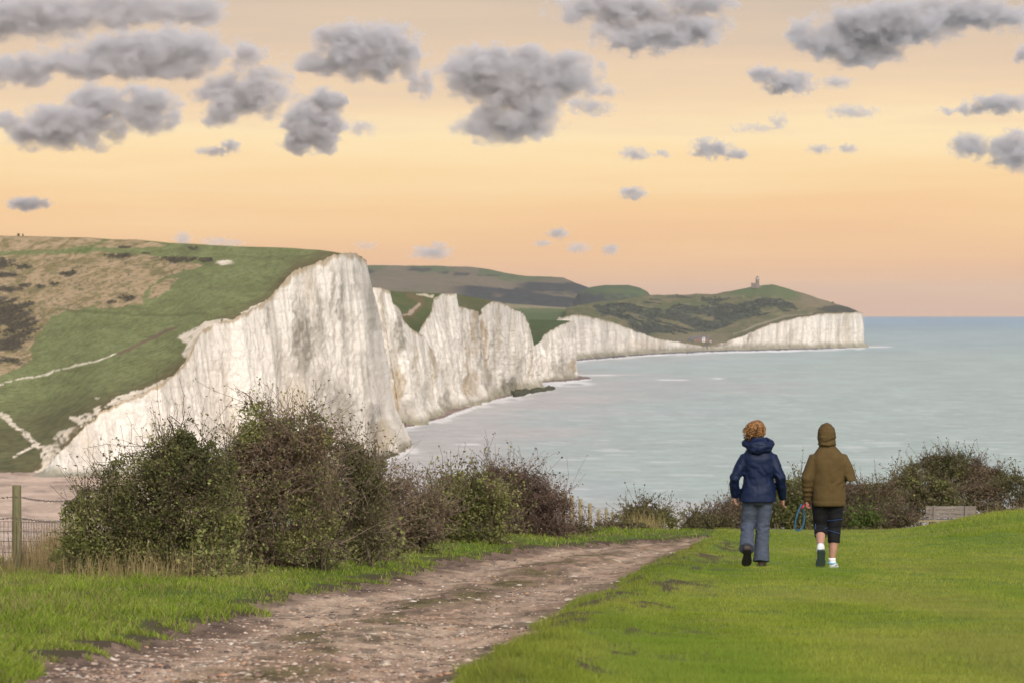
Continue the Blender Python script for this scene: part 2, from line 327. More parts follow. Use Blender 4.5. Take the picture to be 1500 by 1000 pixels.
# ================================================================ hills
TURF = M_attr('downland_turf', .3, .32, .95, .05, .5, .6)
def hill(name, px, edge, sky, De, Ds, nt, colour, label, power=1.4, relief=.4, back=400, drop=.18, seed=0, front=None):
    """sheet of land from its lower row (edge) up to its skyline (sky), then over and down behind"""
    px = np.asarray(px, float); t = np.linspace(0, 1, nt)
    e, k, de, ds = (tab(px, q) if isinstance(q, list) else np.asarray(q) + 0 * px for q in (edge, sky, De, Ds))
    if len(px) > 60:
        g = int((70 if len(px) > 400 else 28) / (px[1] - px[0])) // 2 * 2 + 1
        sm = lambda a, w: np.convolve(np.pad(a, w // 2, 'reflect', reflect_type='odd'), np.hanning(w + 2)[1:-1] / np.hanning(w + 2).sum(), 'valid')
        for _ in range(3 if len(px) > 400 else 1): de, ds = sm(de, g), sm(ds, g)
        k = sm(k, 5); e2 = sm(sm(sm(e, g), g), g) if len(px) > 400 else e
    else: e2 = e
    PY = e[:, None] + (k - e)[:, None] * t[None]; q = (e2[:, None] - PY) / np.maximum(e2 - k, 4)[:, None]; D = de[:, None] + (ds - de)[:, None] * np.sign(q) * np.abs(q) ** power
    if front is not None:
        fl = 0 * px
        for j_ in front: tx, td = TOPS[j_]; i_ = np.argsort(tx); fl = np.maximum(fl, np.interp(px, tx[i_], td[i_], left=0, right=0))
        fl = np.where(fl > 0, fl + 2.5, 0)[:, None]; D = np.where(D < fl + 30, fl + 30 * np.exp(np.minimum((D - fl - 30) / 30, 0)), D)
    PX = px[:, None] + 0 * t[None]; P = U(PX, PY, D)
    P[..., 2] += relief * fbm(P[..., 0] / 40, P[..., 1] / 60, seed=seed, o=5) * (.3 + .7 * np.sin(np.pi * t))[None]
    col = colour(PX, PY, P)
    for q in (.03, .1, .25, .5, 1.):
        r = U(px, k, ds); r[:, 1] += back * q; r[:, 2] -= back * drop * q ** 1.5; r[:, 0] *= (ds + back * q) / ds
        P = np.concatenate([P, r[:, None]], 1); col = np.concatenate([col, col[:, nt - 1:nt]], 1)
    o = mesh_np(name, P, [quads(P.shape[0], P.shape[1])], TURF, col=col, smooth=True)
    return tag(o, label, 'hill', kind='structure'), PX, PY, P[:, :nt]
GREEN, GREEN2, STRAW, SCRUB, CHALKC, EARTH = (.200, .215, .088), (.158, .18, .066), (.40, .285, .165), (.07, .058, .042), (.78, .66, .52), (.17, .11, .075)
SCRUB_ELL = [(175, 375, 26, 4), (262, 380, 36, 4.5), (300, 381, 12, 4), (100, 400, 14, 4), (185, 437, 13, 5), (163, 444, 8, 3), (282, 363, 10, 2.4), (183, 362, 13, 2.2), (20, 528, 16, 5), (15, 424, 24, 5), (37, 418, 9, 3), (4, 386, 20, 8), (34, 392, 14, 4),
    (60, 420, 7, 2.5), (80, 415, 9, 2.5), (6, 404, 22, 4), (26, 480, 30, 26), (5, 455, 45, 18), (12, 505, 26, 12), (-60, 470, 60, 40), (-120, 420, 60, 20), (215, 372, 8, 2), (-80, 390, 40, 7), (40, 446, 14, 5)]
def haven_colour(px, py, P):
    w = 3.2; x = px + w * fbm(px / 14, py / 8, seed=41) + 1.5 * fbm(px / 4, py / 3, seed=42); y = py + .6 * w * fbm(px / 14, py / 8, seed=43)
    n = fbm(P[..., 0] / 30, P[..., 1] / 60, seed=44); n2 = fbm(P[..., 0] / 6, P[..., 1] / 14, seed=45)
    n8 = fbm(px / 16, py / 7, seed=53, o=5); n9 = fbm(px / 3, py / 1.8, seed=54, o=3); col = np.zeros(P.shape) + np.array(GREEN); col = mixc(col, GREEN2, .7 * sst(-.3, .5, n8)); col = mixc(col, (.20, .175, .08), .4 * sst(.1, .8, n8 * .6 + n9 * .5)); col = mixc(col, (.12, .12, .05), .4 * sst(.1, .7, fbm(px / 40, py / 9, seed=46))); col = mixc(col, col * .8, sst(.0, .7, n9))
    straw = inpoly(x, y, [(-500, 300), (190, 345), (245, 360), (190, 364), (120, 362), (60, 368), (-500, 376)]) | inpoly(x, y, [(-500, 384), (60, 374), (150, 369), (240, 378), (297, 389), (250, 404), (210, 421), (160, 441), (110, 456), (78, 462), (62, 482), (46, 508), (46, 528), (0, 550), (-500, 590)]) \
        | inpoly(x, y, [(264, 408), (256, 416), (236, 434), (214, 441), (226, 415), (245, 410)]) | inpoly(x, y, [(219, 419), (206, 446), (170, 452), (132, 451), (165, 434), (190, 424)])
    n5 = fbm(px / 9, py / 3.5, seed=49); sc = mixc(np.zeros(P.shape) + np.array(STRAW), (.22, .17, .075), sst(-.2, .7, n2)); sc = mixc(sc, (.19, .165, .075), .7 * sst(.0, .6, n5)); sc = mixc(sc, (.40, .29, .17), .6 * sst(-.1, -.6, n5)); sc = mixc(sc, (.12, .105, .06), .75 * sst(.35, .75, fbm(px / 4, py / 1.8, seed=50)) * (py > 378)); col = np.where(straw[..., None], sc, col)
    col = mixc(col, (.12, .13, .05), .8 * (1 - sst(1, 3, dline(x, y, [(85, 455), (160, 458), (300, 461)]))))
    col = mixc(col, (.115, .15, .045), .8 * (1 - sst(1., 3.2, dline(x, y, [(110, 372), (155, 352), (175, 349)]))))
    for cx, cy, rx, ry in SCRUB_ELL:
        m = 1 - sst(.5, 1.25, np.hypot((x - cx) / rx, (y - cy) / ry) + .5 * n2 + .3 * fbm(px / 5, py / 2.5, seed=47)); col = mixc(col, SCRUB, m)
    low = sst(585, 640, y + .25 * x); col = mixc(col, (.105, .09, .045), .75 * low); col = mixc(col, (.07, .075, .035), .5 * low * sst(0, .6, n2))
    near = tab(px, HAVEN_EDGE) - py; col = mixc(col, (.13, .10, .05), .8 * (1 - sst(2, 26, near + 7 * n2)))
    ch = np.zeros(px.shape)
    for pts, w0 in (([(-60, 580), (0, 563), (40, 553), (90, 540), (140, 528), (172, 519)], 1.3), ([(-20, 600), (8, 609), (22, 624), (45, 642), (62, 657), (78, 668)], 4), ([(62, 657), (100, 641), (74, 655)], 2.5), ([(20, 668), (48, 651), (64, 656)], 1.6), ([(60, 655), (62, 672), (72, 684), (50, 694)], 3.)):
        ch = np.maximum(ch, 1 - sst(w0 * .7, w0 * 1.25, dline(x, y, pts)))
    for poly in ([(262, 496), (286, 480), (300, 470), (345, 466), (345, 476), (300, 490), (286, 500), (284, 522), (276, 527), (268, 518), (276, 506)], [(352, 458), (376, 446), (386, 440), (378, 452), (362, 461)], [(60, 700), (62, 668), (80, 650), (98, 652), (96, 668), (80, 690)],
                 [(80, 634), (112, 622), (96, 645), (78, 640)], [(100, 612), (130, 602), (150, 598), (140, 612), (118, 625)], [(128, 604), (180, 578), (215, 566), (240, 557), (250, 552), (245, 562), (200, 582)], [(135, 581), (147, 582), (143, 585)], [(262, 538), (274, 526), (284, 524), (276, 534)]):
        ch = np.maximum(ch, inpoly(x, y, poly) * 1.)
    ch = np.maximum(ch, 1 - sst(.6, 1.1, np.hypot((x - 328) / 15, (y - 385) / 4)) )
    n7 = fbm(px / 5, py / 3, seed=52); gul = sst(585, 600, y) * (1 - sst(130, 175, x)); near_ch = np.maximum(1 - sst(0, 12, dline(x, y, [(60, 690), (75, 660), (100, 640), (150, 600)])), ch * gul); col = mixc(col, (.34, .26, .16), .8 * near_ch * sst(-.4, .3, n7) * gul); col = mixc(col, CHALKC, ch * (.85 + .2 * n2).clip(0, 1) * np.where(gul > .3, sst(-.55, .0, n7), sst(-.9, -.4, n7))); col = mixc(col, EARTH, .8 * (1 - sst(1.5, 4.5, dline(x, y, [(178, 518), (215, 500), (255, 481)]))))
    return col
HAVEN_EDGE = [(-500, 702), (40, 699), (60, 696), (85, 667), (110, 642), (150, 604), (190, 585), (240, 563), (272, 535), (284, 507), (302, 484), (330, 473), (357, 464), (400, 434), (430, 398), (460, 388), (485, 381), (497, 373), (520, 374.5), (536, 382)]
HAVEN_SKY = [(-500, 346), (-200, 343), (0, 345), (80, 347), (130, 348), (165, 351), (200, 351), (250, 356), (350, 361), (420, 363), (470, 366.5), (490, 369.5), (500, 371), (520, 372), (536, 379)]
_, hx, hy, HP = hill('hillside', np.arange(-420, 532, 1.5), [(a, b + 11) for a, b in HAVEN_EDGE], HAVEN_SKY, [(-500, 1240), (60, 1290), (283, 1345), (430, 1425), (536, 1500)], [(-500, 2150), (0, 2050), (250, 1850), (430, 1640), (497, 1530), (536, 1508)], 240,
    haven_colour, 'grassy hillside with pale dry grass, trails and dark scrub rising to the cliff edge', front=(0,))
def plain(c1, c2, scale=30, extra=None):
    def f(px, py, P):
        n = fbm(P[..., 0] / scale, P[..., 1] / (scale * 2), seed=61); col = mixc(np.zeros(P.shape) + np.array(c1), c2, sst(-.3, .5, n))
        return extra(px, py, P, col) if extra else col
    return f
def ex_b(px, py, P, col):
    x, y = px + 2 * fbm(px / 6, py / 5, seed=5), py + 2 * fbm(px / 6, py / 5, seed=6)
    col = mixc(col, (.15, .105, .055), .8 * (1 - sst(2, 7, dline(x, y, [(600, 432), (618, 440), (614, 450), (600, 460), (585, 466)]))))
    col = mixc(col, (.42, .32, .24), .9 * (1 - sst(1, 3.5, dline(x, y, [(614, 446), (606, 454), (591, 462)])))); col = mixc(col, (.5, .42, .3), 1 - sst(.6, 2., dline(x, y, [(612, 430), (634, 435)])))
    return col
hill('hillside', np.arange(560, 646, 1), [(560, 470), (590, 490), (612, 503), (630, 506), (646, 500)], [(560, 426), (575, 426.5), (600, 427.5), (634, 430), (646, 430)], [(560, 2090), (618, 2095), (646, 2230)], [(560, 2340), (646, 2420)], 70, plain((.08, .10, .034), (.105, .105, .045), 20, ex_b), 'green grassy dip between two chalk cliffs with a brown scar', seed=2, relief=.8)
hill('hillside', np.arange(640, 740, 1), [(640, 470), (700, 480), (740, 480)], [(640, 431), (668, 431), (690, 435), (712, 439), (730, 442), (740, 445)], [(640, 2310), (680, 2350), (705, 2500), (740, 2640)], [(640, 2500), (705, 2650), (740, 2800)], 50, plain((.09, .095, .04), (.12, .105, .05), 22), 'sliver of brownish grass behind the flat topped chalk buttress', seed=3, relief=.6)
def ex_e(px, py, P, col):
    y = py + 1.2 * fbm(px / 14, py / 3, seed=9) - .02 * (px - 780)
    col = mixc(col, (.24, .20, .12), sst(452.5, 451.5, y) * sst(446, 447.2, y)); col = mixc(col, (.12, .10, .065), .7 * sst(456, 452.5, y) * (px < 800) * sst(452, 452.6, y))
    return mixc(col, (.115, .14, .06), .8 * sst(461, 455, y) * sst(452, 453, y))
_, fx, fy, FP_ = hill('hillside', np.arange(720, 862, 1.5), [(720, 520), (790, 520), (862, 500)], [(720, 443), (760, 446), (800, 449), (830, 451), (848, 452), (862, 455)], 4330, 5300, 70, plain((.07, .10, .036), (.08, .11, .04), 60, ex_e), 'bright green fields with a pale strip behind the sloping headland', seed=4, relief=1., power=2.)
hill('hillside', np.arange(775, 842, 1), [(775, 522), (787, 510), (797, 499), (812, 487), (830, 478), (846, 476)], [(775, 468.5), (800, 468.6), (830, 469.5), (846, 471.5)], [(775, 2935), (787, 2950), (800, 2975), (815, 3040), (830, 3085), (846, 3130)], [(775, 3200), (846, 3280)], 30, plain((.06, .085, .028), (.075, .085, .03), 30), 'dark green field on top of the short low cliff', seed=5, relief=.4)
def ex_far(px, py, P, col):
    x, y = px + 8 * fbm(px / 30, py / 6, seed=11), py + 2 * fbm(px / 20, py / 5, seed=12); n = fbm(P[..., 0] / 110, P[..., 1] / 260, seed=15)
    top = tab(px, FAR_SKY); col = mixc(col, (.085, .115, .05), .8 * (1 - sst(6, 15, y - top)) * sst(.0, .3, fbm(px / 45, py / 20, seed=16) + .35))
    for cx, cy, rx, ry in [(540, 398, 14, 2), (615, 395, 15, 2.5), (650, 400, 9, 1.4), (680, 402, 18, 3), (715, 404, 14, 1.6), (750, 405, 6, 1.5)]:
        col = mixc(col, (.042, .045, .045), .9 * (1 - sst(.7, 1.2, np.hypot((x - cx) / rx, (y - cy) / ry))))
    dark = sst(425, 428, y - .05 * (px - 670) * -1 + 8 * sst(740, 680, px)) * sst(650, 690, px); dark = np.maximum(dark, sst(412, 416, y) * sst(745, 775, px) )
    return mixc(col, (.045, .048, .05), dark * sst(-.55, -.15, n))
FAR_SKY = [(480, 391), (536, 388.5), (600, 389), (650, 390), (690, 391), (720, 395), (740, 400), (770, 404), (800, 405), (825, 406), (845, 415), (862, 421), (900, 428), (960, 440), (1000, 446)]
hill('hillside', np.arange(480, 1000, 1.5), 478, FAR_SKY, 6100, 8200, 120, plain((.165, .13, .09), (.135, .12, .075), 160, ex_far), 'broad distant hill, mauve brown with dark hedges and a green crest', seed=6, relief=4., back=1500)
hill('hillside', np.arange(835, 956, 1.5), 470, [(835, 445), (850, 428), (865, 421), (885, 418), (920, 417), (938, 421.5), (950, 428), (956, 440)], 6000, 7300, 60, plain((.085, .115, .05), (.075, .10, .045), 120, lambda px, py, P, col: mixc(col, (.045, .05, .05), sst(430, 437, py + 5 * fbm(px / 10, py / 4, seed=13) - .06 * (px - 900)))), 'small rounded green hill beside the lighthouse headland', seed=7, relief=3., back=800)
def ex_head(px, py, P, col):
    x, y = px + 4 * fbm(px / 12, py / 5, seed=21), py + 2 * fbm(px / 12, py / 5, seed=22); n = fbm(P[..., 0] / 42, P[..., 1] / 120, seed=23, o=5)
    edge = tab(px, HEAD_EDGE); d = edge - py
    scrub = inpoly(x, y, [(870, 450), (935, 440), (1000, 434), (1060, 434), (1100, 434), (1140, 436), (1160, 445), (1170, 455), (1130, 459), (1090, 466), (1060, 480), (1000, 490), (940, 488), (915, 480), (925, 470), (880, 462)]) * sst(-.28, .05, n)
    n6 = fbm(px / 9, py / 3.2, seed=24, o=5); col = mixc(col, (.20, .155, .09), .6 * sst(.05, .6, n6)); col = mixc(col, (.085, .105, .04), .6 * sst(-.05, -.6, n6)); scrub = scrub * sst(-.75, -.1, n6 + .5 * n); col = mixc(col, (.046, .055, .045), .92 * scrub); col = mixc(col, (.17, .14, .085), .6 * sst(484, 490, y) * sst(960, 985, px) * sst(1090, 1050, px))
    col = mixc(col, (.10, .13, .05), .9 * sst(437, 433, y) * sst(1055, 1085, px) * sst(1185, 1165, px)); col = mixc(col, (.21, .16, .10), .7 * sst(1160, 1185, px) * sst(455, 448, y))
    for pts in ([(1040, 448), (1046, 436), (1090, 433)], [(1088, 435), (1108, 449), (1125, 458), (1150, 463)], [(1132, 435), (1148, 441), (1175, 444)]): col = mixc(col, (.18, .17, .085), .85 * (1 - sst(.8, 2.2, dline(px, py, pts))))
    col = mixc(col, (.30, .255, .17), .9 * (1 - sst(.6, 1.6, dline(px, py, [(1075, 489), (1110, 477), (1150, 465), (1190, 459)])))); col = mixc(col, (.085, .075, .045), .8 * (1 - sst(2, 9, d)) * sst(1050, 1075, px))
    return mixc(col, (.05, .05, .04), .9 * (1 - sst(.8, 1.2, np.hypot((x - 1230) / 32, (y - 452.5) / 4.5))))
HEAD_EDGE = [(815, 470), (836, 464), (862, 465), (900, 475), (930, 487), (960, 497), (1000, 504), (1040, 509), (1066, 502), (1092, 492), (1130, 477), (1165, 468), (1200, 462), (1240, 460.5), (1262, 459.5)]
HEAD_SKY = [(815, 455), (840, 449), (870, 443), (900, 440), (940, 434), (952, 433), (1015, 432), (1018, 431), (1045, 432), (1070, 427), (1105, 419), (1132, 416.8), (1145, 420), (1175, 429), (1200, 438), (1225, 445), (1250, 453), (1262, 457)]
_, gx, gy, GP = hill('headland', np.arange(828, 1262.5, 1.25), [(a, b + 2.5) for a, b in HEAD_EDGE], HEAD_SKY, [(815, 4150), (860, 4230), (1000, 4900), (1060, 5120), (1262, 5580)], [(815, 5000), (950, 6200), (1110, 6150), (1200, 5900), (1262, 5620)], 110,
    plain((.135, .12, .06), (.10, .105, .045), 90, ex_head), 'scrub covered headland with the lighthouse on its grassy top', seed=8, relief=2.5, back=900, front=(5, 6))
# dark gorse on the two hills: low irregular lumps
def lumps(name, pts, rad, flat, col, mat, label, seed):
    rg = np.random.default_rng(seed); bm = bmesh.new(); bmesh.ops.create_icosphere(bm, subdivisions=1, radius=1); bm.verts.index_update()
    v0 = np.array([v.co[:] for v in bm.verts]); f0 = np.array([[v.index for v in f.verts] for f in bm.faces]); bm.free(); n = len(pts)
    s = rad * rg.uniform(.5, 1.25, (n, 1, 1)); V = v0[None] * s * np.array([1, 1, flat]) * (1 + .35 * rg.uniform(-1, 1, (n, len(v0), 1))) + pts[:, None]
    c = np.repeat((np.array(col) * rg.uniform(.6, 1.5, (n, 1)))[:, None], len(v0), 1)
    return tag(mesh_np(name, V, [(f0[None] + (np.arange(n) * len(v0))[:, None, None]).reshape(-1, 3)], mat, col=c), label, 'scrub', kind='stuff')
GORSE = M_attr('gorse_leaf', 1.2, .35, .95, .05)
m = np.zeros(hx.shape)
for cx, cy, rx, ry in SCRUB_ELL: m = np.maximum(m, 1 - np.hypot((hx - cx) / rx, (hy - cy) / ry))
idx = np.flatnonzero(((m > .03) & (m + .35 * fbm(hx / 8, hy / 4, seed=48) > .18)).ravel() & (RNG.random(m.size) < .34)); lumps('gorse', HP.reshape(-1, 3)[idx], .55, .75, (.075, .064, .042), GORSE, 'dark patches of gorse scrub dotted over the dry grass hillside', 5)
c = np.array(SCRUB); gm = inpoly(gx, gy, [(870, 450), (935, 441), (1000, 435), (1100, 436), (1140, 438), (1160, 446), (1168, 454), (1130, 458), (1090, 465), (1060, 479), (1000, 489), (940, 486), (920, 478), (930, 470), (885, 461)]) & (fbm(GP[..., 0] / 42, GP[..., 1] / 120, seed=23, o=5) > -.1) & (fbm(gx / 9, gy / 3.2, seed=24, o=5) + .3 * RNG.normal(0, 1, gx.shape) > -.25)
idx = np.flatnonzero(gm.ravel() & (RNG.random(gm.size) < .45)); lumps('gorse', GP.reshape(-1, 3)[idx], 2.6, .6, (.045, .05, .04), GORSE, 'dark blue green scrub covering the slopes of the lighthouse headland', 6)
sk = np.concatenate([np.arange(945, 1070, 2.2), [1080, 1206, 1212, 1220]]); sk = sk[RNG.random(len(sk)) < .75]
lumps('gorse', U(sk, tab(sk, HEAD_SKY) + .6, tab(sk, [(815, 5000), (950, 6200), (1110, 6150), (1200, 5900), (1262, 5620)])), 2.6, .6, (.05, .05, .04), GORSE, 'ragged line of bushes along the headland skyline', 7)

# ================================================================ sea and beaches
def sea():
    px = np.arange(-1100, 2601, 6.); D = np.concatenate([np.geomspace(26000, 7000, 60), np.geomspace(6950, 480, 330)]); py = H0 + HC * F / D
    PX, PY = np.meshgrid(px, py, indexing='ij'); P = U(PX, PY, D[None] + 0 * PX); P[..., 2] = 0
    X, Y = P[..., 0], P[..., 1]
    s = fbm(PX / 160, PY / 9, seed=71, o=5); s2 = fbm(PX / 40, PY / 3.2, seed=72, o=4)
    col = np.zeros(P.shape) + np.array([.365, .41, .365])
    col = mixc(col, (.28, .345, .345), sst(540, 478, PY + 12 * s)); col = mixc(col, (.17, .27, .37), .9 * sst(490, 466, PY))
    milk = (.45, .405, .375)
    sh = tab(PY, [(464, 700), (515, 860), (560, 900), (600, 900), (650, 830), (700, 790), (760, 820), (840, 900)])
    col = mixc(col, (.36, .39, .365), .85 * sst(sh + 260, sh - 20, PX + 110 * s)); col = mixc(col, milk, .9 * sst(sh + 90, sh - 190, PX + 120 * s))
    col = mixc(col, (.33, .37, .37), .6 * (1 - sst(2, 16, np.abs(PY - 501 - 8 * s))) * sst(1230, 1300, PX)); col = mixc(col, (.41, .385, .36), .6 * (1 - sst(4, 16, np.abs(PY - 566 - 14 * s))) * sst(1350, 1100, PX))
    col = mixc(col, (.40, .385, .36), .7 * (1 - sst(3, 12, np.abs(PY - 522 - 9 * s))) * sst(1200, 1000, PX))
    col = mixc(col, milk, .9 * sst(715, 770, PY + 12 * s)); col = mixc(col, col * 1.07, sst(.1, .7, s2)); col = mixc(col, col * .94, sst(-.1, -.7, s2))
    foam = np.zeros(PX.shape)
    for pts, w in ((SHORE_A, 3.2), (SHORE_B, 2.6), (SHORE_C, 2.2), (SHORE_D, 1.0)):
        d = dline(PX, PY * 1.6, [(a, b * 1.6) for a, b in pts]) + 1.6 * s2; foam = np.maximum(foam, (1 - sst(w * .5, w * 1.5, d)))
        foam = np.maximum(foam, .65 * (1 - sst(w * 2.5, w * 6, d)) * sst(.05, .45, s2))
    for cx, cy, rx, ry in ((1072, 554, 34, 1.6), (985, 556, 28, 1.2), (830, 562, 45, 5), (880, 549, 60, 1.2), (1285, 508, 26, 1.2), (700, 650, 40, 1.2), (640, 660, 26, 1.6)):
        foam = np.maximum(foam, .8 * (1 - sst(.6, 1.1, np.hypot((PX - cx) / rx, (PY - cy) / ry))) * sst(-.5, .2, s2))
    foam = np.maximum(foam, .35 * sst(.62, .85, fbm(X / 18, Y / 7, seed=75, o=3)) * sst(3500, 900, Y))
    col = mixc(col, (.78, .74, .72), foam)
    t = NT('sea_water'); h1 = t.noise(.035, 5, (1, 2.6, 1), .6); h2 = t.noise(.16, 5, (1, .5, 1), .7)
    v = t.rng(h1, .3, .7, .93, 1.07); v = t.math('MULTIPLY', v, t.rng(h2, .3, .7, .87, 1.13))
    c = t.mix(1., t.attr(), t.n('CombineColor', {0: v, 1: v, 2: v}).outputs[0], 'MULTIPLY')
    m = t.surf(c, .5, .10, t.bump(t.math('ADD', h1, t.math('MULTIPLY', h2, .5)), .55, 1.6))
    tag(mesh_np('sea', P, [quads(len(px), len(py))], m, col=col, smooth=True), 'calm milky turquoise sea reaching to the horizon', 'sea', kind='structure')
SHORE_A = [(150, 862), (300, 792), (400, 742), (480, 706), (525, 688), (556, 677), (580, 668), (600, 659), (597, 652), (588, 640), (582, 630)]
SHORE_B = [(584, 628), (605, 625), (625, 619), (652, 612), (668, 606), (690, 599), (704, 592), (722, 588), (740, 583), (760, 580), (790, 573)]
SHORE_C = [(787, 561), (815, 559.5), (840, 558), (862, 555), (848, 551)]
SHORE_D = [(845, 529), (900, 524.5), (950, 520.5), (1000, 518.2), (1040, 516.3), (1100, 515), (1180, 513), (1262, 510)]
sea()
def flat(name, poly, z, col, mat, label, n=1.5, amp=.25, cat='beach'):
    """patch of shore: polygon of photo pixels on the sea plane, gently domed"""
    p = np.array(poly, float); px = np.arange(p[:, 0].min(), p[:, 0].max() + n, n); py = np.arange(p[:, 1].min(), p[:, 1].max() + n * .6, n * .6)
    PX, PY = np.meshgrid(px, py, indexing='ij'); D = seaD(PY); P = U(PX, PY, D); P[..., 2] = z * (1 + amp * fbm(PX / 7, PY / 4, seed=81))
    ins = inpoly(PX + 1.2 * fbm(PX / 6, PY / 3, seed=82), PY + .6 * fbm(PX / 6, PY / 3, seed=83), poly); c = np.zeros(P.shape) + np.array(col)
    c = mixc(c, np.array(col) * .72, sst(0, .6, fbm(PX / 30, PY / 3.5, seed=84))); c = mixc(c, np.array(col) * 1.25, sst(.1, .7, fbm(PX / 60, PY / 5, seed=85))); c = mixc(c, np.array([.62, .55, .50]), .7 * sst(.25, .6, fbm(PX / 90, PY / 4, seed=86)) * sst(760, 820, PY))
    P[~ins, 2] = -1.5
    k = ins[:-1, :-1] | ins[1:, :-1] | ins[1:, 1:] | ins[:-1, 1:]
    return tag(mesh_np(name, P, [quads(len(px), len(py), k)], mat, col=c, smooth=True), label, cat, kind='structure')
SHINGLE = M_attr('shingle', .5, .25, .95, .05, .4, .3)
flat('beach', [(-700, 690), (60, 693), (300, 680), (500, 664), (570, 650), (588, 645), (602, 656), (575, 668), (553, 677), (520, 687), (480, 704), (400, 740), (300, 790), (150, 860), (-100, 930), (-700, 1000)], .35, (.46, .335, .255), SHINGLE, 'wide pinkish shingle beach at the valley mouth behind the wire fence', n=2.5)
flat('beach', [(572, 616), (640, 600), (700, 585), (735, 578), (790, 566), (790, 571), (762, 577), (742, 581), (722, 586), (702, 591), (688, 597), (666, 604), (651, 611), (624, 618), (604, 624), (583, 627)], .5, (.235, .165, .14), SHINGLE, 'narrow dark shingle strip along the foot of the middle cliffs', n=1.)
flat('beach', [(780, 553), (845, 550), (866, 554), (846, 557), (812, 559), (780, 561)], .6, (.20, .15, .135), SHINGLE, 'thin dark beach under the short low cliff', n=1.)
flat('beach', [(835, 524), (900, 519), (950, 516), (1000, 514), (1060, 512), (1180, 509), (1262, 506), (1258, 509.4), (1180, 512), (1100, 514), (1040, 515.4), (1000, 517.3), (950, 519.5), (900, 523.5), (835, 529)], 1., (.16, .14, .145), SHINGLE, 'long grey shingle beach below the distant cliffs', n=1.2)
flat('wave_cut_rock', [(745, 573), (775, 566), (800, 567.5), (814, 569.5), (800, 573), (776, 576), (762, 581), (752, 581)], 1.2, (.07, .07, .04), SHINGLE, 'dark weedy rocks at the foot of the sloping headland', n=1., amp=.7, cat='rocks')
flat('wave_cut_rock', [(520, 676), (556, 668), (585, 662), (580, 668), (560, 674), (530, 682)], .9, (.09, .085, .045), SHINGLE, 'green weedy rocks at the foot of the tallest cliff', n=1., amp=.7, cat='rocks')
# ================================================================ near ground
DROP = [(0, 1.45), (10, 1.46), (14, 1.52), (18, 1.645), (22, 1.83), (27, 2.06), (33, 2.33), (40, 2.64), (46, 2.91), (58, 3.37), (70, 3.87), (80, 4.31), (105, 5.9), (151, 8.7), (200, 11.8), (400, 25)]
_d = np.linspace(0, 400, 8001); _v = np.interp(_d, *np.array(DROP).T); _k = np.hanning(121); _k /= _k.sum(); _v = np.convolve(np.pad(_v, 60, 'edge'), _k, 'valid')
base_drop = lambda D: np.interp(D, _d, _v)
_rows = H0 + F * base_drop(_d[280:1640]) / _d[280:1640]          # rows of the visible near ground, falling with D
row2D = lambda py: np.interp(-np.asarray(py, float), -_rows, _d[280:1640])
PL = [(12, -420), (15, -190), (18, -10), (19.5, 44), (22, 132), (26.8, 248), (29.5, 335), (32, 384), (37, 500), (40, 562), (46, 618), (49, 645), (53.5, 708), (57, 785), (61, 850), (64, 900), (67, 985), (70, 1050)]
PR = [(12, 430), (15, 575), (18, 655), (20.2, 706), (22.3, 746), (26.2, 802), (30.8, 852), (33.8, 888), (40, 918), (46, 944), (52, 976), (57, 1004), (62, 1020), (65, 1034), (67, 1040), (70, 1046)]
CREST = [(-900, 43), (0, 45.5), (80, 47), (150, 50), (300, 60), (500, 82), (700, 120), (850, 175), (1100, 230), (1500, 230), (2400, 230)]
def path_s(px, D):
    """metres inside the track from its left and right edges"""
    wob = .12 * fbm(D / 1.1, seed=91) + .05 * fbm(D / .3, px / 60, seed=92); wob2 = .14 * fbm(D / 1.3, seed=93) + .05 * fbm(D / .3, px / 60, seed=94)
    return (px - tab(D, PL)) * D / F + wob, (tab(D, PR) - px) * D / F + wob2
def ground_z(px, D, fine=True):
    px, D = np.broadcast_arrays(np.asarray(px, float), np.asarray(D, float)); X = (px - 750) * D / F
    z = HC - base_drop(D); a, b = path_s(px, D); w = a + b
    m = sst(-.15, .12, a) * sst(-.30, .12, b) * (D < 72)
    z = z + .05 * sst(-.1, -.9, a) * sst(1.2, 0, w * 0) * sst(74, 66, D) - .05 * m
    t = np.clip(a / np.maximum(w, .1), 0, 1); rut = np.exp(-((t - .24) / .13) ** 2) + .8 * np.exp(-((t - .77) / .12) ** 2)
    z = z - .035 * rut * m + .02 * m * fbm(X / .5, D / .7, seed=95)
    z = z + .37 * sst(1270, 1510, px) * np.exp(-((D - 74) / 15.) ** 2)
    lip = np.exp(-((b + .35) / .22) ** 2) * (b < .2); z = z + .05 * lip * (1 + .5 * fbm(X / .6, D / 1.0, seed=96)) * (D < 64)
    if fine: z = z + .018 * fbm(X / .45, D / .6, seed=97) + .03 * fbm(X / 2.2, D / 3, seed=98)
    c = tab(px, CREST); q = np.maximum(D - c, 0); z = z - .5 * (np.sqrt(q * q + 16) - 4)
    return np.maximum(z, -2.)
def G(px, D): return U(px, 0, D) * [1, 1, 0] + np.stack([0 * px, 0 * px, ground_z(px, D)], -1) if np.ndim(px) else Vector(((px - 750) * D / F, D, float(ground_z(px, D))))
px = np.concatenate([np.arange(-700, -60, 12.), np.arange(-60, 1100, 2.4), np.arange(1100, 1520, 4.), np.arange(1520, 2300, 14.)])
Dn = np.concatenate([np.linspace(9, 14, 8)[:-1], 1 / np.linspace(1 / 14, 1 / 40, 260)[:-1], np.linspace(40, 90, 150)[:-1], np.geomspace(90, 330, 60)])
PX, DD = np.meshgrid(px, Dn, indexing='ij'); P = G(PX, DD); X, Y = P[..., 0], P[..., 1]
a, b = path_s(PX, DD); on = (a > 0) & (b > 0) & (DD < 70); lawn_m = (b <= 0) & (PX > 300)
soil = np.array([.075, .052, .036])
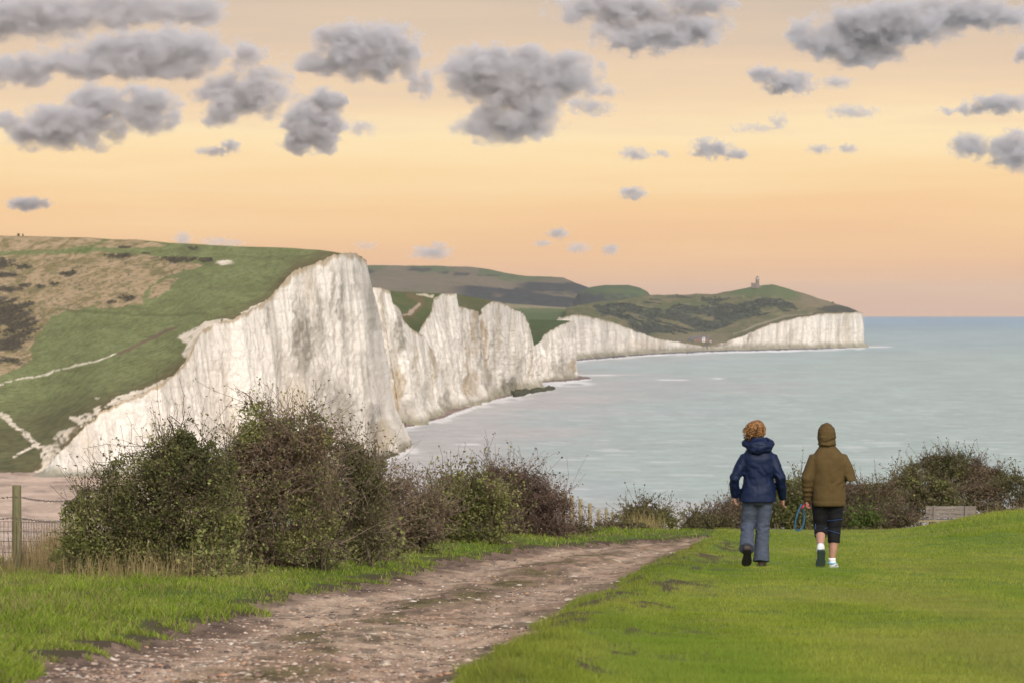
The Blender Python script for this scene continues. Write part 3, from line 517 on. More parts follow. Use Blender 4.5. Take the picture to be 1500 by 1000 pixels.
n1, n2, n4 = fbm(X / .8, Y / 1.6, seed=101), fbm(X / .12, Y / .25, seed=102), fbm(X / 2.2, Y / 4, seed=103)
col = np.zeros(P.shape) + np.array([.15, .19, .035]); col = mixc(col, (.20, .21, .045), sst(-.2, .6, n1)); col = mixc(col, (.12, .17, .03), sst(0, .7, n4))
bare = np.exp(-((b + .42) / .6) ** 2) * sst(-.02, .3, fbm(X / .19, Y / .5, seed=104, o=5) + .3 * n2) * (DD < 62); BARE = lambda px, D: np.exp(-((path_s(px, D)[1] + .42) / .6) ** 2) * sst(-.02, .3, fbm((px - 750) * D / F / .19, D / .5, seed=104, o=5)) * (D < 62)
col_lawn = mixc(col, soil, .9 * bare)
col_verge = mixc(np.zeros(P.shape) + np.array([.085, .12, .025]), (.12, .10, .05), sst(0, .7, n1)); col_verge = mixc(col_verge, soil, .9 * sst(-.45, -.05, a + .1 * n1) * (a < .2) * (DD < 70))
t = np.clip(a / np.maximum(a + b, .1), 0, 1); w = t + .07 * n1
gr = np.zeros(P.shape) + np.array([.27, .178, .118]); gr = mixc(gr, (.36, .262, .185), .7 * sst(-.1, .6, n1)); gr = mixc(gr, (.20, .13, .09), .7 * sst(.0, .6, n4))
gr = mixc(gr, (.43, .315, .225), .7 * (np.exp(-((w - .25) / .10) ** 2) + .8 * np.exp(-((w - .76) / .09) ** 2)).clip(0, 1)); mid = np.exp(-((w - .5) / .14) ** 2) + .6 * np.exp(-((w - .97) / .08) ** 2); gr = mixc(gr, (.115, .092, .04), .95 * np.clip(mid, 0, 1) * sst(-.5, .3, fbm(X / .35, Y / .9, seed=105)))
gr = mixc(gr, (.13, .088, .065), .85 * sst(.20, .02, w)); gr = mixc(gr, (.11, .08, .055), .6 * sst(.92, 1.0, w)); gr = mixc(gr, gr * .62, sst(.1, .6, n2)); gr = mixc(gr, gr * 1.35, sst(-.1, -.55, n2))
GROUND = M_attr('turf_soil', 22, .25, .95, .05, .6, .02); GRAVEL = M_attr('gravel_track', 30, .35, .95, .1, .9, .02)
def cellmask(m): return m[:-1, :-1]
Qm = {'lawn': cellmask(lawn_m & ~on & (DD < 84)), 'path': cellmask(on), }
Qm['verge'] = ~Qm['lawn'] & ~Qm['path']
for nm, cc, mt, lb in (('lawn', col_lawn, GROUND, 'short mown green lawn sloping down to the bushes'), ('path', gr, GRAVEL, 'stony gravel track curving between the lawn and the hedge'), ('verge', col_verge, GROUND, 'rough grassy bank along the hedge falling away to the valley')):
    tag(mesh_np(nm, P, [quads(len(px), len(Dn), Qm[nm])], mt, col=cc, smooth=True), lb, nm, kind='structure')

# ---------------------------------------------------------------- grass blades, stones
BLADE = M_leaf('grass_blade', .4, .65, .12)
def blades(name, px, D, h, wd, lean, cols, label, segs=1, rg=RNG):
    n = len(px); p = G(px, D); p[:, 2] -= .01; th = rg.uniform(0, 2 * np.pi, n); s = np.stack([np.cos(th), np.sin(th) * .5, 0 * th], 1) * (wd / 2)[:, None]
    ph = rg.uniform(0, 2 * np.pi, n); l = np.stack([np.cos(ph), np.sin(ph), 0 * ph], 1) * (lean * h)[:, None]; up = np.array([0, 0, 1.])
    if segs == 1:
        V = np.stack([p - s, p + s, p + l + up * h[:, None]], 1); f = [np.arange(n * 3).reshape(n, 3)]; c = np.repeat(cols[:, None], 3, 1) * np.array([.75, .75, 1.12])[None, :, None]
    else:
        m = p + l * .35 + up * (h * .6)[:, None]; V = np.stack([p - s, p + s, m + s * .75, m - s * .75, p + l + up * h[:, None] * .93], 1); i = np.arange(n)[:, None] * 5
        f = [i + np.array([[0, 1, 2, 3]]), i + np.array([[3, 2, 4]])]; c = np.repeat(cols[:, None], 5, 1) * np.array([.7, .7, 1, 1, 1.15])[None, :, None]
    return tag(mesh_np(name, V, f, BLADE, col=c), label, 'grass', kind='stuff')
def pick(n, x0, x1, y0, y1, rg=RNG):
    return rg.uniform(x0, x1, n), row2D(rg.uniform(y0, y1, n))
def gcol(px, D, pal, rg=RNG, jit=.38):
    X = (px - 750) * D / F; n = fbm(X / .6, D / 5.0, seed=111) * .4 + rg.normal(0, .35, len(px)); pal = np.array(pal); k = np.clip((n + .8) / 1.6, 0, .999) * (len(pal) - 1); i = k.astype(int)
    return (pal[i] * (1 - (k - i))[:, None] + pal[np.minimum(i + 1, len(pal) - 1)] * (k - i)[:, None]) * rg.uniform(1 - jit, 1 + jit, (len(px), 1))
gx_, gd = pick(760000, 560, 1620, 766, 1030); a, b = path_s(gx_, gd)
k = (b < -.02) & (RNG.random(len(gx_)) > .97 * BARE(gx_, gd)); gx_, gd, b = gx_[k], gd[k], b[k]; n = len(gx_)
patch = fbm((gx_ - 750) * gd / F / 1.1, gd / 11, seed=112)
c = gcol(gx_, gd, [(.14, .19, .022), (.22, .28, .03), (.29, .33, .045), (.37, .355, .09)]); c = mixc(c, (.26, .25, .07), .5 * sst(.15, .7, patch)); c = mixc(c, (.135, .24, .026), .5 * sst(-.1, -.6, patch))
rag = np.exp(-((b + .15) / .3) ** 2); h = RNG.uniform(.018, .042, n) * (1 + .7 * rag + .9 * sst(1290, 1480, gx_) * (gd > 60)); c = mixc(c, (.15, .13, .04), .5 * rag * (RNG.random(n) < .6))
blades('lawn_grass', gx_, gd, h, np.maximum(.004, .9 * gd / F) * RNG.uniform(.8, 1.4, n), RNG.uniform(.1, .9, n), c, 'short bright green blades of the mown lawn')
gx_, gd = pick(420000, -260, 1130, 772, 1030); a, b = path_s(gx_, gd); cr = tab(gx_, CREST)
k = (a < .06) & (gd < np.minimum(cr + 3, 80)) & (gd < 82) | ((gd > 64) & (a < 0.3) & (gx_ > 700)) | ((gd > 66.5) & (gx_ > 880) & (b > -3.)); k &= ~((a > .06) & (b > 0) & (gd < 68))
edge_gap = fbm(gd / .5, gx_ / 90, seed=113); k &= ~((a > -.28) & (edge_gap > .12))
gx_, gd, a = gx_[k], gd[k], a[k]; n = len(gx_)
tall = sst(-.1, -1.6, a); h = RNG.uniform(.022, .055, n) * (1 + .8 * tall * RNG.random(n) ** 2) * (1 + .7 * sst(-.1, .6, fbm((gx_ - 750) * gd / F / .35, gd / .9, seed=116))); c = gcol(gx_, gd, [(.10, .15, .016), (.18, .255, .024), (.25, .32, .038), (.33, .32, .09)])
dry = RNG.random(n) < .10 + .30 * tall * (fbm((gx_ - 750) * gd / F / .7, gd / 1.5, seed=114) > .15); c[dry] = np.array([.30, .235, .11]) * RNG.uniform(.6, 1.2, (dry.sum(), 1))
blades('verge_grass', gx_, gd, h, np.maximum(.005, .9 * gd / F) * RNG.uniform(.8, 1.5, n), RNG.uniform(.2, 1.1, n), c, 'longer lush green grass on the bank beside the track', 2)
# dry straw
def straw(x0, x1, d0, d1, n, h0, h1, label, pal=((.20, .14, .065), (.32, .235, .11), (.42, .32, .17))):
    x = (x0 + x1) / 2 + (x1 - x0) * .33 * RNG.normal(0, 1, n); d = (d0 + d1) / 2 + (d1 - d0) * .3 * RNG.normal(0, 1, n); k = (RNG.random(n) < .5) | (fbm((x - 750) * d / F / .35, d / .8, seed=115) > -.35); x, d = x[k], d[k]; n = len(x)
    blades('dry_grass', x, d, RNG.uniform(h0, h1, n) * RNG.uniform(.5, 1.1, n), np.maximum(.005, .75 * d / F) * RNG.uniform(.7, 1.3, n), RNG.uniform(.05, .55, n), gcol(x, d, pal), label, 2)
straw(42, 160, 40.5, 44., 3600, .15, .6, 'tall dry stems between the fence post and the big green bush')
straw(-120, 150, 40.5, 45., 6500, .04, .15, 'tall dry straw coloured grass around the nearest fence post')
straw(1455, 1640, 78, 88, 1500, .10, .42, 'pale dry grass heads along the rise at the right edge')
straw(915, 965, 84, 94, 420, .15, .75, 'tuft of tall yellow grass growing up through the wire fence', ((.26, .2, .08), (.38, .29, .13)))
straw(70, 330, 36.8, 38.6, 900, .1, .4, 'dry grass stems in front of the foot of the big green bush')
straw(1180, 1345, 86, 90, 1500, .1, .4, 'faded grass at the foot of the right hand bushes', ((.2, .16, .06), (.30, .24, .11)))
# gravel stones on the track
def stones(name, px, D, r, cols, label, rg=RNG, flat=.5):
    bm = bmesh.new(); bmesh.ops.create_icosphere(bm, subdivisions=1, radius=1); bm.verts.index_update(); v0 = np.array([v.co[:] for v in bm.verts]); f0 = np.array([[v.index for v in f.verts] for f in bm.faces]); bm.free()
    n = len(px); p = G(px, D); th = rg.uniform(0, 6.28, n); ca, sa = np.cos(th), np.sin(th); sc = np.stack([r * rg.uniform(.8, 1.7, n), r * rg.uniform(.7, 1.1, n), r * flat * rg.uniform(.6, 1.2, n)], 1)
    v = v0[None] * (1 + .28 * rg.uniform(-1, 1, (n, len(v0), 1))) * sc[:, None]; V = np.stack([v[..., 0] * ca[:, None] - v[..., 1] * sa[:, None], v[..., 0] * sa[:, None] + v[..., 1] * ca[:, None], v[..., 2]], -1) + p[:, None]
    V[..., 2] += (r * .08)[:, None]
    return mesh_np(name, V, [(f0[None] + (np.arange(n) * len(v0))[:, None, None]).reshape(-1, 3)], STONE, col=np.repeat(cols[:, None], len(v0), 1))
STONE = M_attr('flint', 60, .2, .8, .2, .3, .005)
gx_, gd = pick(62000, -200, 1040, 788, 1030); a, b = path_s(gx_, gd); t = a / np.maximum(a + b, .05); k = (a > .05) & (b > 0) & (gd < 67) & (RNG.random(len(t)) < .35 + .65 * np.exp(-((t - .24) / .14) ** 2) + .5 * np.exp(-((t - .75) / .14) ** 2)); gx_, gd = gx_[k], gd[k]; n = len(gx_)
pal = np.array([(.36, .25, .185), (.46, .36, .28), (.25, .165, .12), (.11, .08, .07), (.54, .46, .38), (.38, .22, .13)]); c = pal[RNG.choice(6, n, p=[.34, .25, .17, .12, .06, .06])] * RNG.uniform(.75, 1.2, (n, 1))
tag(stones('gravel', gx_, gd, np.maximum(RNG.gamma(2.2, .0033, n), .7 * gd / F), c, ''), 'loose pink brown gravel covering the track', 'gravel', kind='stuff')
# larger pale flints, each a stone of its own
FL = [(372, 920, 26), (440, 925, 16), (605, 876, 16), (612, 868, 14), (580, 884, 13), (700, 873, 15), (728, 866, 17), (660, 900, 13), (565, 950, 18), (462, 985, 22), (545, 918, 14), (520, 930, 12), (840, 834, 17), (868, 822, 15), (905, 812, 12), (935, 806, 13), (760, 850, 14), (800, 842, 12),
      (870, 798, 11), (960, 801, 17), (985, 804, 14), (300, 962, 18), (335, 945, 13), (700, 836, 14), (630, 940, 12), (480, 900, 11), (775, 905, 14), (818, 884, 10), (905, 852, 10), (268, 985, 20)]
for i, (x, y, s) in enumerate(FL):
    D = float(row2D(y)); r = s * D / F * .42; o = stones('flint_stone', np.array([x * 1.]), np.array([D]), np.array([r]), np.array([[.50, .43, .345]]) * random.uniform(.8, 1.12), '', np.random.default_rng(300 + i), .3)
    tag(o, 'pale flat flint lying bedded in the gravel of the track', 'stone', 'pale flints bedded in the track')
o = stones('white_stone', np.array([1065.]), np.array([66.]), np.array([.045]), np.array([[.75, .73, .68]]), '', np.random.default_rng(5), .6); tag(o, 'small white stone on the lawn edge left of the woman in blue', 'stone')
# ================================================================ shrubs
LEAF = M_leaf('shrub_leaf', .42, .6, .2); BARK = M_attr('twig_bark', 40, .25, .9, .1)
GRN = [(.105, .12, .04), (.20, .215, .066), (.29, .30, .096), (.40, .365, .15)]
DKG = [(.068, .076, .032), (.128, .132, .05), (.19, .185, .07), (.27, .235, .11)]
BRN = [(.11, .078, .056), (.18, .128, .088), (.25, .18, .115), (.23, .195, .095)]
OLV = [(.08, .078, .036), (.145, .132, .058), (.20, .18, .078), (.27, .235, .115)]
def tubes3(paths, r0, r1, cols):
    """many thin tapering 3-sided twigs; paths (n,k,3)"""
    n, k, _ = paths.shape; T = np.gradient(paths, axis=1); T /= np.linalg.norm(T, axis=2, keepdims=True) + 1e-9
    a = np.cross(T, [0.3, 1, .2]); a /= np.linalg.norm(a, axis=2, keepdims=True) + 1e-9; b = np.cross(T, a)
    r = (r0[:, None] + (r1 - r0)[:, None] * np.linspace(0, 1, k)[None])[..., None]; V = np.stack([paths + r * (a * math.cos(t) + b * math.sin(t)) for t in (0, 2.094, 4.189)], 2)
    i = np.arange(n * k * 3).reshape(n, k, 3); f = [np.stack([i[:, :-1, j], i[:, :-1, (j + 1) % 3], i[:, 1:, (j + 1) % 3], i[:, 1:, j]], -1).reshape(-1, 4) for j in range(3)]
    return V.reshape(-1, 3), np.concatenate(f), np.repeat(cols, k * 3, 0)
def leaf_cards(p, size, cols, rg, aspect=.6):
    n = len(p); d = rg.normal(0, 1, (n, 3)); d /= np.linalg.norm(d, axis=1)[:, None]; u = np.cross(d, rg.normal(0, 1, (n, 3))); u /= np.linalg.norm(u, axis=1)[:, None] + 1e-9
    L = size[:, None]; V = np.stack([p - d * L * .5, p + u * L * aspect * .5 , p + d * L * .5, p - u * L * aspect * .5], 1)
    return V.reshape(-1, 3), np.arange(n * 4).reshape(n, 4), np.repeat(cols, 4, 0)
def shrub(name, label, lobes, D, n_leaf, leaf, pal, seed, group=None, n_twig=160, spike=.12, bark=(.10, .07, .05), bare=.0, cat='bush', depth=.75, lean=0., gap=.0, pal2=None, low=None, fuzz=1., sat=5):
    """lobes: (px,py,rx,ry) ellipses in photo pixels seen at distance D -> rounded masses of twigs and leaves"""
    rg = np.random.default_rng(seed); s = D / F; L = np.array(lobes, float); px = L[:, 0].mean(); base = G(px, D)
    c = U(L[:, 0], L[:, 1], D); rx, rz = L[:, 2] * s, L[:, 3] * s; ry = np.minimum(rx, rz * 1.3) * depth + .15; c[:, 1] += rg.uniform(-.12, .12, len(L)) * rx
    if sat:
        up = rg.uniform(-.25, np.pi + .25, (len(c), sat)); q = rg.uniform(.18, .42, (len(c), sat)); rr = rg.uniform(.70, .95, (len(c), sat))
        c2 = np.stack([c[:, None, 0] + rx[:, None] * rr * np.cos(up), c[:, None, 1] + ry[:, None] * rg.uniform(-.6, .6, q.shape), c[:, None, 2] + rz[:, None] * rr * np.sin(up)], -1).reshape(-1, 3)
        L = np.concatenate([L, np.repeat(L, sat, 0)]); c = np.concatenate([c, c2]); rx, ry, rz = (np.concatenate([v, (v[:, None] * q).ravel()]) for v in (rx, ry, rz))
    zb = np.array([float(ground_z(q[0], D)) for q in L]); area = rx * rz; pr = area / area.sum()
    def sample(n, r0, r1):
        k = rg.choice(len(L), n, p=pr); d = rg.normal(0, 1, (n, 3)); d /= np.linalg.norm(d, axis=1)[:, None]; d[:, 2] = np.where(d[:, 2] < -.75, -d[:, 2], d[:, 2])
        r = rg.uniform(r0 ** 2, r1 ** 2, n) ** .5; return c[k] + d * r[:, None] * np.stack([rx[k], ry[k], rz[k]], 1), k, d
    root = empty(name, base); tag(root, label, cat, group)
    # branches: from the ground up to the shell of a lobe, with side twigs
    p1, k, d = sample(n_twig, .85, 1. + spike); p0 = np.stack([c[k, 0] + rx[k] * .55 * rg.normal(0, 1, n_twig).clip(-1.3, 1.3) - .3 * lean, c[k, 1] + ry[k] * .4 * rg.normal(0, 1, n_twig), zb[k] - .05], 1)
    t = np.linspace(0, 1, 7)[None, :, None]; bow = rg.normal(0, .11, (n_twig, 1, 3)); inside = rg.random(n_twig) < .8; p0 = np.where(inside[:, None], c[k] + rg.normal(0, .28, (n_twig, 3)) * np.stack([rx[k], ry[k], rz[k]], 1) - np.stack([0 * rx[k], 0 * rx[k], .25 * rz[k]], 1), p0); p0[:, 2] = np.maximum(p0[:, 2], zb[k] - .05); P = p0[:, None] + (p1 - p0)[:, None] * t + bow * np.sin(np.pi * t) + rg.normal(0, .03, (n_twig, 7, 3)) * (t > 0)
    P[..., 0] += lean * (t[..., 0] ** 2) * .5
    cb = np.array(bark) * .62 * rg.uniform(.5, 1.4, (n_twig, 1)); V, f, cc = tubes3(P, rg.uniform(.004, .009, n_twig), np.full(n_twig, .0025), cb)
    ns = n_twig * 7; q = rg.integers(0, n_twig, ns); j = rg.integers(3, 7, ns); j = np.where(rg.random(ns) < .5, 6, j); o0 = P[q, j]; dirn = (P[q, j] - P[q, j - 1]); dirn /= np.linalg.norm(dirn, axis=1)[:, None] + 1e-9; dirn = dirn + rg.normal(0, .55, (ns, 3)); dirn[:, 2] += .25
    ln = rg.uniform(.08, .30, ns) * fuzz; tt = np.linspace(0, 1, 4)[None, :, None]; P2 = o0[:, None] + dirn[:, None] * ln[:, None, None] * tt + rg.normal(0, .025, (ns, 4, 3)) * tt
    V2, f2, c2 = tubes3(P2, np.full(ns, max(.003, .28 * s)), np.full(ns, max(.0016, .2 * s)), np.array(bark) * rg.uniform(.6, 1.6, (ns, 1)))
    o = root.location; bo = mesh_np('branches', np.concatenate([V, V2]) - np.array(o), [f, f2 + len(V)], BARK, root, col=np.concatenate([cc, c2]))
    # leaves: in the lobes' shells, thinned by noise so that gaps and dark hollows stay; some along the outer twigs
    n1 = int(n_leaf * 1.35); p, k, d = sample(n1, .45, 1.03); g = fbm(p[:, 0] / .28, p[:, 1] / .28, p[:, 2] / .28 + seed, o=3, seed=121); keep = (g + .35 * rg.normal(0, 1, n1) > -.25 + gap) & (p[:, 2] > zb[k] - .02); p, k, g = p[keep], k[keep], g[keep]
    m = rg.random(len(P2)) > bare; e = P2[m][:, 1:].reshape(-1, 3); e = np.repeat(e, 2, 0); e = e[rg.random(len(e)) < .8]; e = e + rg.normal(0, .016, e.shape); p = np.concatenate([p, e]); n = len(p)
    big = fbm(p[:, 0] / .5 + seed, p[:, 1] / .5, p[:, 2] / .4, o=3, seed=122) * .55 + rg.normal(0, .33, n); pl = np.array(pal); q = np.clip((big + .85) / 1.7, 0, .999) * (len(pl) - 1); i = q.astype(int); col = pl[i] + (pl[i + 1] - pl[i]) * (q - i)[:, None]
    if pal2 is not None:
        pl2 = np.array(pal2); mm = fbm(p[:, 0] / .7 + seed * 3, p[:, 1], p[:, 2] / .6, o=3, seed=123) + .25 * rg.normal(0, 1, n) > .12; col[mm] = (pl2[i] + (pl2[i + 1] - pl2[i]) * (q - i)[:, None])[mm]
    Vl, fl, cl = leaf_cards(p, leaf * rg.uniform(.6, 1.35, n), col * rg.uniform(.8, 1.2, (n, 1)), rg); fo = mesh_np('foliage', Vl - np.array(o), [fl], LEAF, root, col=cl)
    return root
HEDGE = 'bushes of the hedge along the track'
shrub('hawthorn_bush', 'large dense green bush growing beside the nearest fence post', [(150, 785, 62, 72), (212, 730, 72, 72), (270, 705, 60, 60), (190, 800, 80, 50), (290, 760, 75, 85), (250, 800, 80, 50), (115, 825, 36, 36), (180, 835, 60, 26), (260, 832, 60, 26), (268, 655, 22, 26), (240, 680, 36, 36), (310, 695, 36, 44)], 39.2, 62000, .029, GRN, 1, HEDGE, 240, .03, pal2=DKG)
shrub('hawthorn_bush', 'tallest bush of the hedge with bare twiggy top and reddish tint', [(385, 705, 65, 75), (408, 660, 45, 44), (440, 690, 60, 70), (350, 740, 60, 80), (420, 775, 75, 60), (370, 808, 70, 34), (450, 805, 60, 30), (370, 618, 22, 26), (455, 640, 36, 36)], 41.5, 46000, .029, GRN, 2, HEDGE, 270, .07, bark=(.20, .145, .105), gap=.08, pal2=BRN, bare=.2)
shrub('hawthorn_bush', 'tangled brown bush on the right shoulder of the tallest bush', [(500, 715, 55, 62), (470, 760, 60, 55), (530, 745, 45, 50), (545, 700, 26, 28), (500, 790, 65, 35), (530, 800, 40, 20)], 45, 22000, .031, OLV, 3, HEDGE, 230, .08, bark=(.20, .15, .11), gap=.06, pal2=DKG, bare=.35)
shrub('bramble_bush', 'low reddish brown scrub in the middle of the hedge', [(585, 744, 38, 38), (560, 769, 45, 36), (615, 764, 40, 36), (590, 789, 55, 24)], 51.5, 11000, .038, BRN, 4, HEDGE, 200, .08, bark=(.21, .15, .115), gap=.05, pal2=OLV, bare=.3)
shrub('bramble_bush', 'mixed green and brown bush right of the low reddish scrub', [(665, 729, 36, 36), (690, 754, 48, 42), (650, 764, 40, 36), (715, 734, 30, 32), (680, 784, 55, 24)], 57, 13000, .042, GRN, 5, HEDGE, 200, .08, gap=.02, pal2=BRN)
shrub('hawthorn_bush', 'wind swept dark red brown bush with its crown leaning right at the hedge end', [(735, 709, 28, 24), (765, 724, 42, 34), (790, 747, 38, 32), (806, 773, 24, 18), (755, 759, 50, 38), (782, 781, 48, 20), (715, 699, 14, 12)], 64, 15000, .036, BRN, 6, HEDGE, 320, .10, bark=(.19, .13, .10), gap=.0, pal2=[(.065, .045, .033), (.10, .065, .046), (.14, .09, .058), (.13, .10, .05)], bare=.4, lean=.0)
shrub('bramble_bush', 'small bramble clump below the end of the hedge', [(848, 779, 24, 10), (820, 781, 30, 11)], 68, 3500, .042, BRN, 7, HEDGE, 40, .05, pal2=OLV, sat=0)
for i, (x, y, a, b_) in enumerate([(320, 852, 30, 16), (455, 836, 26, 14), (560, 812, 26, 12)]):
    shrub('nettle_clump', ['green nettles at the foot of the big green bush', 'leafy weeds under the tallest bush', 'leafy weeds under the brown hedge middle'][i], [(x, y, a, b_)], 37.5 + i * 5, 1300, .05, GRN, 40 + i, None, 30, .2, cat='weeds')
FARV = 'scrub beyond the end of the track'
shrub('bramble_bush', 'brown bramble mound in front of the fence posts', [(905, 776, 32, 12), (888, 780, 24, 10), (935, 777, 22, 12)], 83, 4200, .05, BRN, 8, FARV, 40, .05, pal2=OLV, sat=0, fuzz=.5)
shrub('green_bush', 'olive green bush growing over the wire fence behind the yellow grass', [(945, 757, 26, 16), (970, 764, 18, 16), (930, 765, 18, 13)], 98, 4500, .055, OLV, 9, FARV, 90, .2, pal2=GRN)
shrub('green_bush', 'rounded green bush in front of the thin far fence', [(1022, 772, 17, 20), (1010, 780, 12, 14)], 100, 3200, .055, OLV, 10, FARV, 60, .15)
shrub('green_bush', 'rounded bush just left of the woman in the blue jacket', [(1050, 768, 20, 17), (1060, 778, 14, 12), (1040, 778, 16, 12)], 98, 4200, .055, OLV, 11, FARV, 80, .15, pal2=BRN)
shrub('hawthorn_bush', 'dark twiggy bush half hidden behind the woman in the blue jacket', [(1078, 755, 20, 20), (1092, 765, 18, 18), (1066, 748, 9, 10), (1110, 770, 16, 16)], 102, 4200, .05, BRN, 12, FARV, 120, .2, bare=.3)
RV = 'bushes along the lawn edge on the right'
shrub('green_bush', 'pale olive bush between the two women', [(1160, 722, 22, 20), (1150, 748, 34, 26), (1170, 755, 22, 20), (1140, 764, 26, 14), (1175, 768, 26, 12)], 88, 9000, .055, OLV, 13, RV, 130, .12, pal2=[(.085, .095, .03), (.13, .145, .042), (.175, .19, .055), (.22, .23, .075)])
shrub('hawthorn_bush', 'brown topped bush behind the woman in the hoodie', [(1200, 722, 30, 20), (1225, 732, 40, 28), (1190, 745, 34, 26), (1215, 766, 36, 14)], 94, 9000, .05, OLV, 14, RV, 160, .07, pal2=BRN)
shrub('hawthorn_bush', 'dark brown scrub right of the woman in the hoodie', [(1265, 730, 36, 22), (1290, 726, 34, 20), (1280, 745, 44, 24), (1250, 740, 26, 26), (1285, 765, 40, 14)], 93, 13000, .045, OLV, 15, RV, 140, .07, pal2=BRN)
shrub('green_bush', 'mid green mound of scrub between the dark brown scrub and the bench', [(1325, 722, 32, 24), (1350, 715, 34, 20), (1330, 745, 40, 22), (1370, 732, 36, 20)], 98, 11000, .055, OLV, 16, RV, 150, .07, pal2=GRN)
shrub('hawthorn_bush', 'tall dark wind swept bush standing above the bench', [(1375, 680, 22, 14), (1400, 690, 40, 23), (1435, 702, 36, 20), (1462, 712, 22, 14), (1350, 690, 22, 13), (1415, 712, 55, 22), (1330, 697, 14, 8)], 104, 15000, .05, DKG, 17, RV, 260, .06, pal2=BRN, bare=.2)
shrub('green_bush', 'olive scrub behind the bench and the rise at the right edge', [(1420, 728, 46, 18), (1465, 730, 46, 22), (1500, 722, 40, 24), (1545, 720, 50, 26), (1400, 745, 40, 12), (1440, 752, 40, 14), (1490, 748, 44, 16), (1540, 745, 44, 18)], 99, 12000, .055, OLV, 18, RV, 150, .07, pal2=BRN)
shrub('bramble_bush', 'bright green weeds right of the woman in the hoodie', [(1258, 762, 18, 11), (1275, 760, 14, 11)], 83, 2200, .05, [(.065, .10, .02), (.10, .155, .03), (.145, .20, .04), (.18, .22, .055)], 19, RV, 40, .15, cat='weeds')
shrub('bramble_bush', 'dull brown brambles left of the bench along the lawn', [(1305, 764, 28, 9), (1312, 762, 20, 9), (1225, 766, 24, 8)], 84, 3500, .05, BRN, 20, RV, 80, .15, pal2=OLV)
for i, (x, y, w, h, lb) in enumerate([(27, 344.3, 1.6, 2.2, 'tiny lone bush on the skyline at the far left of the hill'), (33.5, 344.6, .9, 1.6, 'tiniest bush on the hill skyline, just right of the lone bush')]):
    b = np.random.default_rng(70 + i); p0 = U(x, y, 2045); q = p0 + b.normal(0, .45, (160, 3)) * [w * .34, .5, h * .34]; V, f, c = leaf_cards(q, b.uniform(.3, .6, 160), np.array([[.06, .055, .03]]) * b.uniform(.6, 1.4, (160, 1)), b)
    o = empty('skyline_bush', p0 - [0, 0, 1.2]); tag(o, lb, 'bush'); mesh_np('foliage', V - (p0 - [0, 0, 1.2]), [f], LEAF, o, col=c)
# ================================================================ fences
WOOD = M_noisy('weathered_post', (.20, .165, .095), (.11, .115, .05), 9, .85, .15, .4, .01, (6, 6, .7)); WOODT = M_noisy('weathered_post_pale', (.34, .275, .17), (.22, .18, .10), 9, .85, .15, .4, .01, (6, 6, .7))
WIRE = M_noisy('rusty_wire', (.16, .135, .125), (.08, .06, .055), 40, .55, .5)
def post(root, x, y, z0, z1, r, mat):
    m = MB(); k = random.uniform(-.012, .012); m.tube([(x, y, z0), (x + k * .5, y, (z0 + z1) / 2), (x + k, y, z1 - r * .25), (x + k, y, z1)], [r * 1.04, r, r * .98, r * .86], 12); m.build('post', mat, root, True)
def barbed(root, pts, name='barbed_wire', barbs=.1, r=.0028):
    m = MB(); P = []
    for a, b in zip(pts[:-1], pts[1:]):
        for i in range(12):
            t = i / 12; p = Vector(a).lerp(Vector(b), t); p.z -= .03 * math.sin(math.pi * t); P.append(p)
    P.append(Vector(pts[-1])); m.tube(P, r, 5)
    if barbs:
        for a, b in zip(P[:-1], P[1:]):
            L = (b - a).length; q = 0.
            while q < L:
                p = a.lerp(b, q / L); d = (b - a).normalized(); c = [Vector((random.uniform(-1, 1), random.uniform(-1, 1), random.uniform(-1, 1))) for _ in (0, 1)]
                for v in c: v = (v - d * v.dot(d) * .6).normalized() * .017; m.tube([p - v, p + v], .0026, 3)
                m.tube([p - d * .012, p + d * .012], .0055, 4); q += barbs
    m.build(name, WIRE, root)
# nearest fence, left edge
fr = empty('wire_fence', G(25., 43.2)); tag(fr, 'nearest fence with mossy round posts, barbed wire and square wire netting', 'fence')
o = fr.location; FP = [(-128, 43.6, 712, .05), (25, 41.8, 710, .047), (118, 45.2, 716, .046), (210, 48., 728, .046)]; tops = []
for x, D, top, r in FP:
    p = Vector(U(x, top, D)) - o; g = G(float(x), D) - o; post(fr, p.x, p.y, g.z - .3, p.z, r, WOOD); tops.append(p)
front = Vector((0, -.05, 0))
for dz in (.115, .33): barbed(fr, [t + front - Vector((0, 0, dz)) for t in tops])
m = MB()
for (a, b) in zip(tops[:-1], tops[1:]):
    for h in (.37, .47, .57, .68, .79, .9, 1.0): m.tube([a + front - Vector((0, 0, h)), b + front - Vector((0, 0, h))], .0032, 4)
    n = int((b - a).length / .085)
    for i in range(n + 1): q = a.lerp(b, i / n) + front; m.tube([q - Vector((0, 0, .37)), q - Vector((0, 0, 1.0))], .0027, 4)
m.build('wire_netting', WIRE, fr)
# second fence, dropping away past the hedge
fr = empty('wire_fence', G(864., 113.)); tag(fr, 'middle distance post and wire fence stepping down past the end of the hedge', 'fence'); o = fr.location; tops = []
for x, D, top, r in [(826, 101, 719, .05), (838, 105, 724.5, .056), (850, 109, 730, .054), (864, 113, 736.5, .054), (877, 121, 745.5, .046), (888, 127, 745, .046), (898, 134, 749, .046), (908, 142, 751.5, .046), (917, 150, 753, .046), (926, 158, 755, .046)]:
    p = Vector(U(x, top, D)) - o; post(fr, p.x, p.y, p.z - 1.5, p.z, r, WOODT); tops.append(p)
for dz in (.12, .38, .62): barbed(fr, [t + front - Vector((0, 0, dz)) for t in tops], 'wire', 0, .007)
